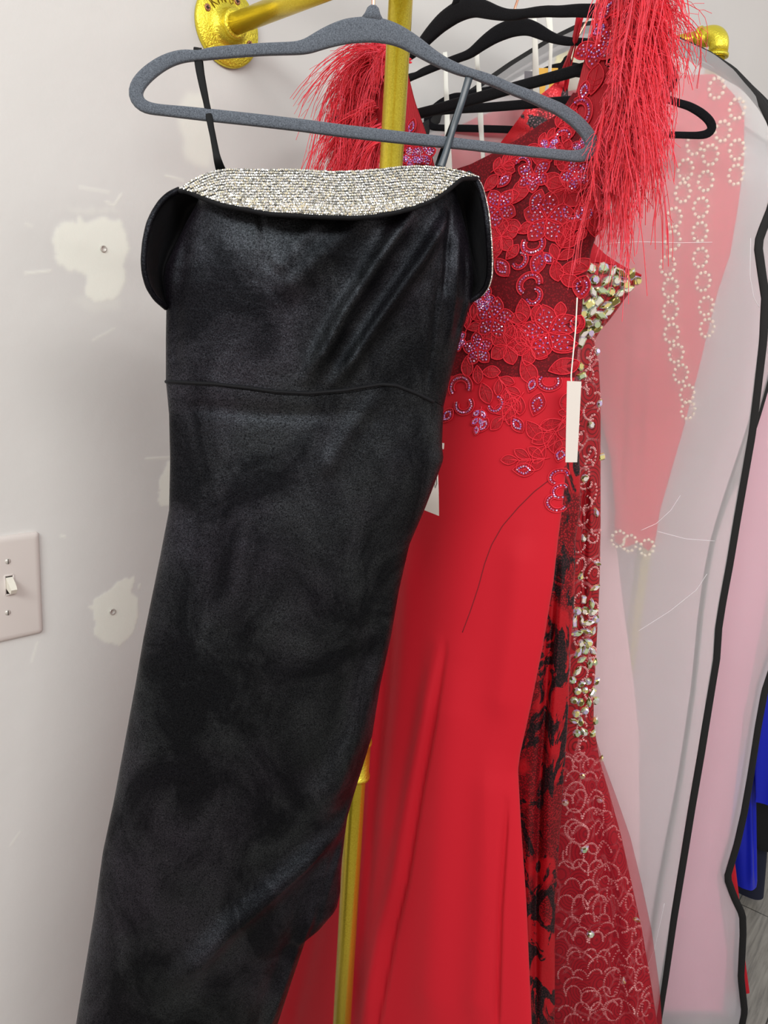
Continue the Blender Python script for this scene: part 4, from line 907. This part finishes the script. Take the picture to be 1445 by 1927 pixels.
for k in range(46):   # short arcs along the narrow body
    y = 655 + k * 17; x = r5.uniform(1088, 1122); a = r5.uniform(0, 6); chain(x, y, r5.uniform(7, 13), r5.uniform(9, 18), a, a + r5.uniform(2, 4))
for k in range(15):
    y = 1440 + k * 33
    for m_ in range(7):
        x = 1064 + (m_ + .5 * (k % 2)) * 29 + r5.uniform(-3, 3)
        if x < 1122 + (y - 1440) * .24: a = r5.uniform(0, .5); chain(x, y + r5.uniform(-4, 4), r5.uniform(13, 17), r5.uniform(18, 23), a, a + r5.uniform(2.5, 3.4))
tag(mb.build('sequin_chain', m_chain.m, e, smooth=False), 'pale pink sequin scrollwork', kind='stuff')
# crystals
kinds = ['marq', 'marq', 'round', 'rect', 'pear', 'round', 'pear']
def crystal(px, py, size, kind=None, ang=None):
    mb = MB(); u, z = cg.hit(px, py); P = cg.P(np.array([u]), np.array([z]), .0008)[0]
    d = .006; a = cg.P(np.array([u - d, u + d]), np.array([z, z])); b = cg.P(np.array([u, u]), np.array([z - d, z + d]))
    N = np.cross(a[1] - a[0], b[1] - b[0]); N = N if N @ CF.n > 0 else -N; N = N / np.linalg.norm(N)
    N = N * .8 + CF.n * .5
    kind = kind or r5.choice(kinds); s_ = size * .00120 / 2; ang = r5.uniform(0, PI) if ang is None else ang
    U3 = CF.u * math.cos(ang) + np.array([0, 0, 1.]) * math.sin(ang)
    rx, ry = {'marq': (1.25, .62), 'round': (.85, .85), 'rect': (1.0, .68), 'pear': (1.1, .75)}[kind]
    gem_mesh(mb, P, N, U3, rx * s_, ry * s_, s_ * .62, kind, 6, .5)
    return mb.build('crystal', G_ab, e, smooth=False)
cup = [(1095, 510), (1113, 507, ), (1133, 506), (1152, 512), (1170, 514), (1188, 518), (1198, 527), (1088, 528), (1104, 530), (1120, 528), (1140, 526), (1158, 530), (1176, 536), (1096, 548), (1114, 550), (1132, 546), (1148, 550), (1165, 550), (1180, 545), (1090, 568), (1106, 572), (1124, 568), (1140, 572), (1155, 568), (1096, 590), (1112, 588), (1128, 592), (1142, 586), (1090, 610), (1106, 608), (1120, 608), (1096, 628), (1110, 626), (1122, 618), (1092, 644)]
for p in cup: crystal(p[0] + r5.uniform(-2, 2), p[1] + r5.uniform(-2, 2), r5.uniform(17, 21))
hip = []
y = 1150
while y < 1385:
    xs = [1078, 1093, 1108, 1119] if (y // 19) % 2 else [1085, 1101, 1114]
    for x in xs:
        if r5.random() < .72: crystal(x + r5.uniform(-2, 2), y + r5.uniform(-4, 4), r5.uniform(14, 18))
    y += 19
for x, y in [(1122, 662), (1092, 690), (1094, 708), (1112, 800), (1130, 860), (1121, 964), (1097, 1013), (1124, 1060), (1092, 1085), (1119, 1106), (1098, 1128), (1113, 1136), (1080, 1172), (1095, 1460), (1128, 1505), (1099, 1598), (1063, 1510), (1111, 1757), (1197, 1730), (1174, 1845), (1130, 1428), (1100, 900), (1127, 760)]:
    crystal(x, y, r5.uniform(13, 17))
# tulle overlay
tz = Gown(CF, [(955, 1380), (925, 1927), (915, 2400)], [(1118, 1380), (1134, 1430), (1160, 1500), (1186, 1575), (1208, 1665), (1226, 1750), (1240, 1850), (1246, 1927), (1270, 2100), (1280, 2400)], [(0, .042), (1.1, .040), (1.3, .03)])
tz.mesh('tulle_overlay', mtu.m, e, [(950, 1395), (1130, 1395)], .10, 60, 60)
# swing tags and loops that belong to it
px_card('swing_tag', m_orange.m, e, [(1014, 128), (1050, 128), (1046, 186), (1016, 186)], 1.345)
px_card('swing_tag', m_gtag.m, e, [(987, 134), (1012, 134), (1010, 236), (984, 236)], 1.352)
for pl, ww in (([(1005, 22), (1006, 60), (1007, 90), (1008, 140), (1009, 185)], [8, 9, 10, 12, 11]), ([(1032, 26), (1034, 45), (1037, 75), (1036, 105), (1034, 140), (1026, 180)], [12, 10, 6, 6, 6, 5])):
    ribbon('hanger_loop', m_white.m, e, pl, Frame(0.25, 1.245, 0), [.002, 0, -.01, -.03], ww, .0005)

# ------------------------------------------------------------------ garment bags
def bag(fr, Lp, Rp, top, zb, offF, offB, mat, label, name='garment_bag', Rback=None, ztopback=0, wr=.004):
    g = Gown(fr, Lp, Rp, [(0, offF), (3, offF)], [], [(19, wr, 1.0, 5), (43, wr * .4, 2, -9)])
    e = empty(name, (fr.o[0], fr.o[1], 0)); tag(e, label, 'garment bag', 'clear garment bags')
    g.mesh('front_panel', mat.m, e, top, zb, 200, 90, back=False)
    # gusset and back panel
    gb = Gown(fr, Lp, Rback or Rp, [(0, 0), (3, 0)], [], [(17, wr, 0, 4)])
    def edge(G, o):
        t = uz(fr, top); t = t[np.argsort(t[:, 0])]; l = G.l; r = G.r
        q = []
        for z in np.linspace(zb, np.interp(1, [0, 1], [t[0, 1], t[0, 1]]), 60): q.append((np.interp(z, l[:, 1], l[:, 0]), z))
        uR = np.interp(t[-1, 1], r[:, 1], r[:, 0]); 
        for k in range(60):
            u = t[0, 0] + (uR - t[0, 0]) * (k + 1) / 61; ut = t[0, 0] + (t[-1, 0] - t[0, 0]) * (k + 1) / 61; q.append((u, np.interp(ut, t[:, 0], t[:, 1])))
        for z in np.linspace(t[-1, 1], zb, 120): q.append((np.interp(z, r[:, 1], r[:, 0]), z))
        q = np.array(q); return fr.pts(q[:, 0], q[:, 1], np.full(len(q), o))
    EF, EB = edge(g, 0.0), edge(gb, -offB)
    mb = MB(); mid = [EF * (1 - k) + EB * k + fr.n * 0 for k in np.linspace(0, 1, 4)]; mb.add(np.array(mid).reshape(-1, 3), grid_faces(4, len(EF))); mb.build('gusset', mat.m, e)
    n = len(EB); cen = fr.pts(np.array([fr.hit(1130, 700)[0]]), 1.5, np.array([-offB]))[0]
    rows = []
    for i in range(60): rows.append([EB[i] * (1 - k) + EB[-1 - i * 2] * k for k in np.linspace(0, 1, 12)])
    top_r = EB[60:120]
    mb = MB(); mb.add(np.array(rows).reshape(-1, 3), grid_faces(60, 12))
    mid_ = rows[-1]; base = [rows[-1][0] * (1 - k) + rows[-1][-1] * k for k in np.linspace(0, 1, 60)]
    mb.add(np.array([base, top_r]).reshape(-1, 3), grid_faces(2, 60)); mb.build('back_panel', mat.m, e)
    mb = MB(); sweep(mb, EF + fr.n * .0035, .0088, .0018, fr.n, 8, sq=.6); mb.build('black_binding', m_pipe_blk.m, e)
    mb = MB(); sweep(mb, EB, .0060, .0018, fr.n, 8, sq=.6); mb.build('black_binding', m_pipe_blk.m, e)
    return g, e
B1 = Frame(0.36, 1.455, 8)
b1L = [(800, 236), (790, 290), (785, 500), (800, 1000), (830, 1500), (850, 1927), (860, 2300)]
b1R = [(1446, 222), (1464, 270), (1466, 330), (1448, 395), (1428, 445), (1424, 462), (1430, 505), (1438, 560), (1434, 640), (1422, 740), (1412, 820), (1398, 900), (1385, 975), (1371, 1060), (1358, 1130), (1350, 1180), (1346, 1240), (1333, 1320), (1318, 1415), (1300, 1520), (1284, 1620), (1266, 1730), (1250, 1840), (1236, 1927), (1190, 2150), (1180, 2400)]
b1T = [(800, 240), (850, 206), (900, 170), (960, 128), (1035, 82), (1090, 55), (1130, 48), (1180, 50), (1240, 66), (1285, 86), (1330, 107), (1375, 136), (1410, 172), (1432, 200), (1446, 224)]
b1back = [(1500, 222), (1530, 400), (1500, 600), (1462, 740), (1447, 790), (1432, 835), (1402, 920), (1380, 985), (1365, 1035), (1352, 1100), (1340, 1180), (1325, 1320), (1300, 1500), (1240, 1850), (1225, 1927), (1180, 2150), (1170, 2400)]
g1, e1 = bag(B1, b1L, b1R, b1T, .09, .016, .038, mbag, 'translucent frosted garment bag with black binding, coral beaded gown showing through it', Rback=b1back)
# crease lines on the plastic
m_crease = Mat('plastic_crease', S(245, 244, 246), 0.25)
mb = MB()
for pl in ([(1140, 458), (1200, 455), (1280, 457), (1340, 456)], [(1206, 998), (1235, 985), (1262, 960), (1280, 932)], [(1237, 1000), (1290, 1014), (1345, 1018)], [(1200, 1188), (1260, 1150), (1310, 1110), (1330, 1080)], [(1412, 448), (1411, 520), (1418, 560), (1428, 578)], [(1190, 1880), (1230, 1790), (1250, 1700)]):
    q = np.array([g1.hit(x, y) for x, y in resample(pl, 24)]); mb = MB(); sweep(mb, g1.P(q[:, 0], q[:, 1], .0003), .0005, .0005, B1.n, 5); mb.build('fold_crease', m_crease.m, e1)
# coral beaded gown inside
PF_ = Frame(0.36, 1.460, 8)
pgw = Gown(PF_, [(830, 200), (820, 260), (830, 330), (900, 500), (1040, 650), (1125, 760), (1150, 860), (1158, 960), (1157, 1040)], [(1372, 150), (1402, 215), (1402, 300), (1390, 395), (1376, 480), (1352, 550), (1331, 634), (1314, 705), (1288, 804), (1262, 894), (1243, 960), (1230, 1040)],
           [(0, .006), (1.4, .009), (2.5, .010)], [([(1190, 400), (1175, 700), (1168, 950)], .006, -.006), ([(1230, 500), (1215, 760), (1200, 950)], .010, .005)])
e = empty('evening_gown', (0.36, 1.492, 0)); tag(e, 'coral pink gown edged with cream bead flowers, inside the frosted garment bag', 'gown'); PG = e
pgw.mesh('gown_drape', m_pink.m, e, [(815, 262), (900, 220), (1000, 190), (1130, 160), (1250, 145), (1345, 140), (1385, 180), (1410, 220)], [(1150, 1012), (1170, 1030), (1200, 1018), (1218, 1036), (1240, 1014)], 120, 70)
mb = MB(); tagz = None
plg = Gown(PF_, [(1000, 300), (1010, 900), (1040, 1400), (1080, 1927), (1090, 2300)], [(1130, 300), (1150, 700), (1165, 1000), (1215, 1400), (1215, 1927), (1200, 2300)], [(0, .006), (2.5, .006)])
plg2 = Frame(0.36, 1.484, 8); plg.fr = plg2
plg.mesh('underskirt', m_palepink.m, e, [(990, 700), (1200, 700)], .35, 60, 40)
def bead_flower(px, py, s_):
    u, z = pgw.hit(px, py); r_ = s_ * .00102; mb = MB()
    N3 = PF_.n; U3 = PF_.u; Z3 = np.array([0, 0, 1.]); P = pgw.P(np.array([u]), np.array([z]), .002)[0]
    for k in range(10):
        a = k * 2 * PI / 10 + .2; c = P + (U3 * math.cos(a) * .85 + Z3 * math.sin(a)) * r_
        lathe(mb, c, N3, [(0, r_ * .21), (.0015, r_ * .20), (.0028, r_ * .12), (.003, .0002)], 8)
        c = P + (U3 * math.cos(a + .3) * .85 + Z3 * math.sin(a + .3)) * r_ * .62; lathe(mb, c, N3, [(0, .0009), (.001, .0008), (.0014, .0002)], 6, mi=1)
    mb.build('bead_flower', [m_pearl, G_clear[3]], e)
for x, y in [(1348, 166), (1386, 205), (1359, 247), (1336, 292), (1386, 282), (1306, 272), (1289, 319), (1327, 341), (1384, 329), (1284, 362), (1318, 391), (1267, 410), (1316, 437), (1265, 453), (1317, 485), (1255, 500), (1322, 530), (1260, 542), (1328, 576), (1260, 584), (1330, 617), (1262, 627), (1271, 665), (1280, 703), (1292, 741), (1294, 772), (1184, 1022), (1216, 1030), (1163, 1014)]:
    bead_flower(x, y, 16)
# second bag
B2 = Frame(0.46, 1.635, 2)
bag(B2, [(1000, 320), (1060, 700), (1120, 1400), (1150, 1927), (1150, 2300)], [(1520, 330), (1520, 800), (1500, 1000), (1470, 1200), (1437, 1300), (1425, 1365), (1410, 1463), (1399, 1528), (1386, 1586), (1367, 1650), (1380, 1686), (1396, 1720), (1397, 1755), (1393, 1837), (1400, 1902), (1395, 1927), (1380, 2100), (1370, 2300)],
    [(1000, 330), (1100, 240), (1200, 190), (1300, 190), (1400, 240), (1480, 290), (1520, 335)], .004, .010, .018, mbag2, 'second frosted garment bag with a pink tinge, mostly behind the nearer bag', wr=.003)
PF2 = Frame(0.46, 1.645, 2)
g2 = Gown(PF2, [(1100, 400), (1150, 1000), (1200, 1500), (1215, 1927), (1215, 2200)], [(1470, 400), (1480, 900), (1440, 1150), (1400, 1350), (1375, 1560), (1350, 1650), (1370, 1800), (1360, 1927), (1340, 2200)], [(0, .004), (2.5, .004)], [], [(40, .001, 0, 3)])
e = empty('evening_gown', (0.46, 1.645, 0)); tag(e, 'pale pink gown faintly visible inside the farther garment bag', 'gown')
m_pp = Mat('rose_satin', S(226, 150, 170), 0.5)
g2.mesh('gown_body', m_pp.m, e, [(1090, 500), (1490, 480)], .03, 80, 60)

# ------------------------------------------------------------------ gowns on the far rack
def far_gown(fr, L, R, top, zb, mat, label, folds=(), T=.03, wv=()):
    g = Gown(fr, L, R, [(0, T), (2.5, T)], folds, wv); e = empty('evening_gown', (fr.o[0], fr.o[1], 0)); tag(e, label, 'gown')
    g.mesh('skirt', mat.m, e, top, zb, 90, 60)
    L_, R_ = g.LR(np.array(g.fr.hit(*top[0])[1])); zt_ = fr.hit(*top[0])[1]; c = (float(L_) + float(R_)) / 2
    # bodice and hanger out of frame above
    zr = CAMZ + .36; mb = MB(); rows = []
    for z, hw in ((zt_ - .01, (float(R_) - float(L_)) / 2), (zt_ + (zr - zt_) * .35, .11), (zt_ + (zr - zt_) * .5, .10), (zt_ + (zr - zt_) * .8, .14), (zr, .15)):
        rows.append([fr.pt(c + hw * math.cos(a), z, T * .8 * math.sin(a)) for a in np.arange(24) * PI / 12])
    mb.add(np.array(rows).reshape(-1, 3), grid_faces(5, 24, True)); mb.build('bodice', mat.m, e)
    for s_ in (-1, 1):
        mb = MB(); sweep(mb, [fr.pt(c + s_ * .10, zr - .01, 0), fr.pt(c + s_ * .09, zr + .06, 0)], .006, .001, fr.n, 6); mb.build('strap', mat.m, e)
    return fr.pt(c, zr + .075, 0)
tops = []
tops.append(far_gown(Frame(1.02, 1.70, 0), [(1300, 1500), (1330, 1870)], [(1368, 1500), (1380, 1600), (1392, 1700), (1400, 1790), (1411, 1872)], [(1290, 1500), (1375, 1500)], .06, mr_, 'plain red gown whose hem corner shows by the floor, behind the far garment bag', T=.008))
tops.append(far_gown(Frame(1.16, 1.98, 0), [(1330, 1200), (1350, 1500), (1375, 1600), (1386, 1690)], [(1450, 1200), (1424, 1440), (1422, 1500), (1423, 1655)], [(1330, 1200), (1460, 1200)], .175, m_blue, 'royal blue satin gown hanging beyond the garment bags', [([(1402, 1400), (1404, 1660)], .008, .010), ([(1414, 1400), (1415, 1660)], .006, -.008)], T=.03))
tops.append(far_gown(Frame(1.32, 1.92, 0), [(1405, 1200), (1418, 1400), (1422, 1500)], [(1560, 1200), (1580, 1520)], [(1410, 1200), (1560, 1200)], 0.48, m_blue, 'shorter royal blue gown at the right edge, above the black sequins', T=.02, wv=[(60, .008, 0, 0)]))
tops.append(far_gown(Frame(1.30, 2.06, 0), [(1395, 1400), (1400, 1560), (1424, 1600)], [(1560, 1400), (1560, 1600)], [(1400, 1400), (1560, 1400)], .24, m_bsq, 'black sequin gown at the right edge beneath the blue one', T=.03))
tops.append(far_gown(Frame(1.22, 2.13, 0), [(1360, 1500), (1390, 1730)], [(1450, 1500), (1432, 1716)], [(1370, 1500), (1455, 1500)], .03, m_navy, 'dark navy gown whose hem hangs just above the grey floor', T=.03, wv=[(50, .008, 0, 0)]))
zr2 = CAMZ + .55
e = empty('clothes_rack', (1.10, 1.5, 0)); tag(e, 'second gold pipe rack beyond the right edge carrying the blue and navy gowns', 'clothes rack')
A2 = np.array([1.0, 1.45, zr2]); Bq = np.array([1.36, 2.75, zr2])
mb = MB(); cyl(mb, A2, Bq, RO, 24); mb.build('hanging_rail', mg.m, e)
for P in (A2, Bq):
    mb = MB(); cyl(mb, (P[0] , P[1], 0), P, RO, 24); mb.build('pole', mg.m, e)
for i, tp in enumerate(tops):
    t = (tp[1] - A2[1]) / (Bq[1] - A2[1]); hk = A2 + (Bq - A2) * t; hk[1] = tp[1]
    labs = ['black hanger of the plain red gown, first on the far rack', 'black hanger of the long blue gown on the far rack', 'black hanger of the shorter blue gown on the far rack', 'black hanger of the black sequin gown on the far rack', 'black hanger of the navy gown, last on the far rack']
    build_hanger(np.array([tp[0], tp[1], CAMZ + .44]), -10, 0, m_blk, labs[i], 'hangers on the far rack', hook_to=hk)
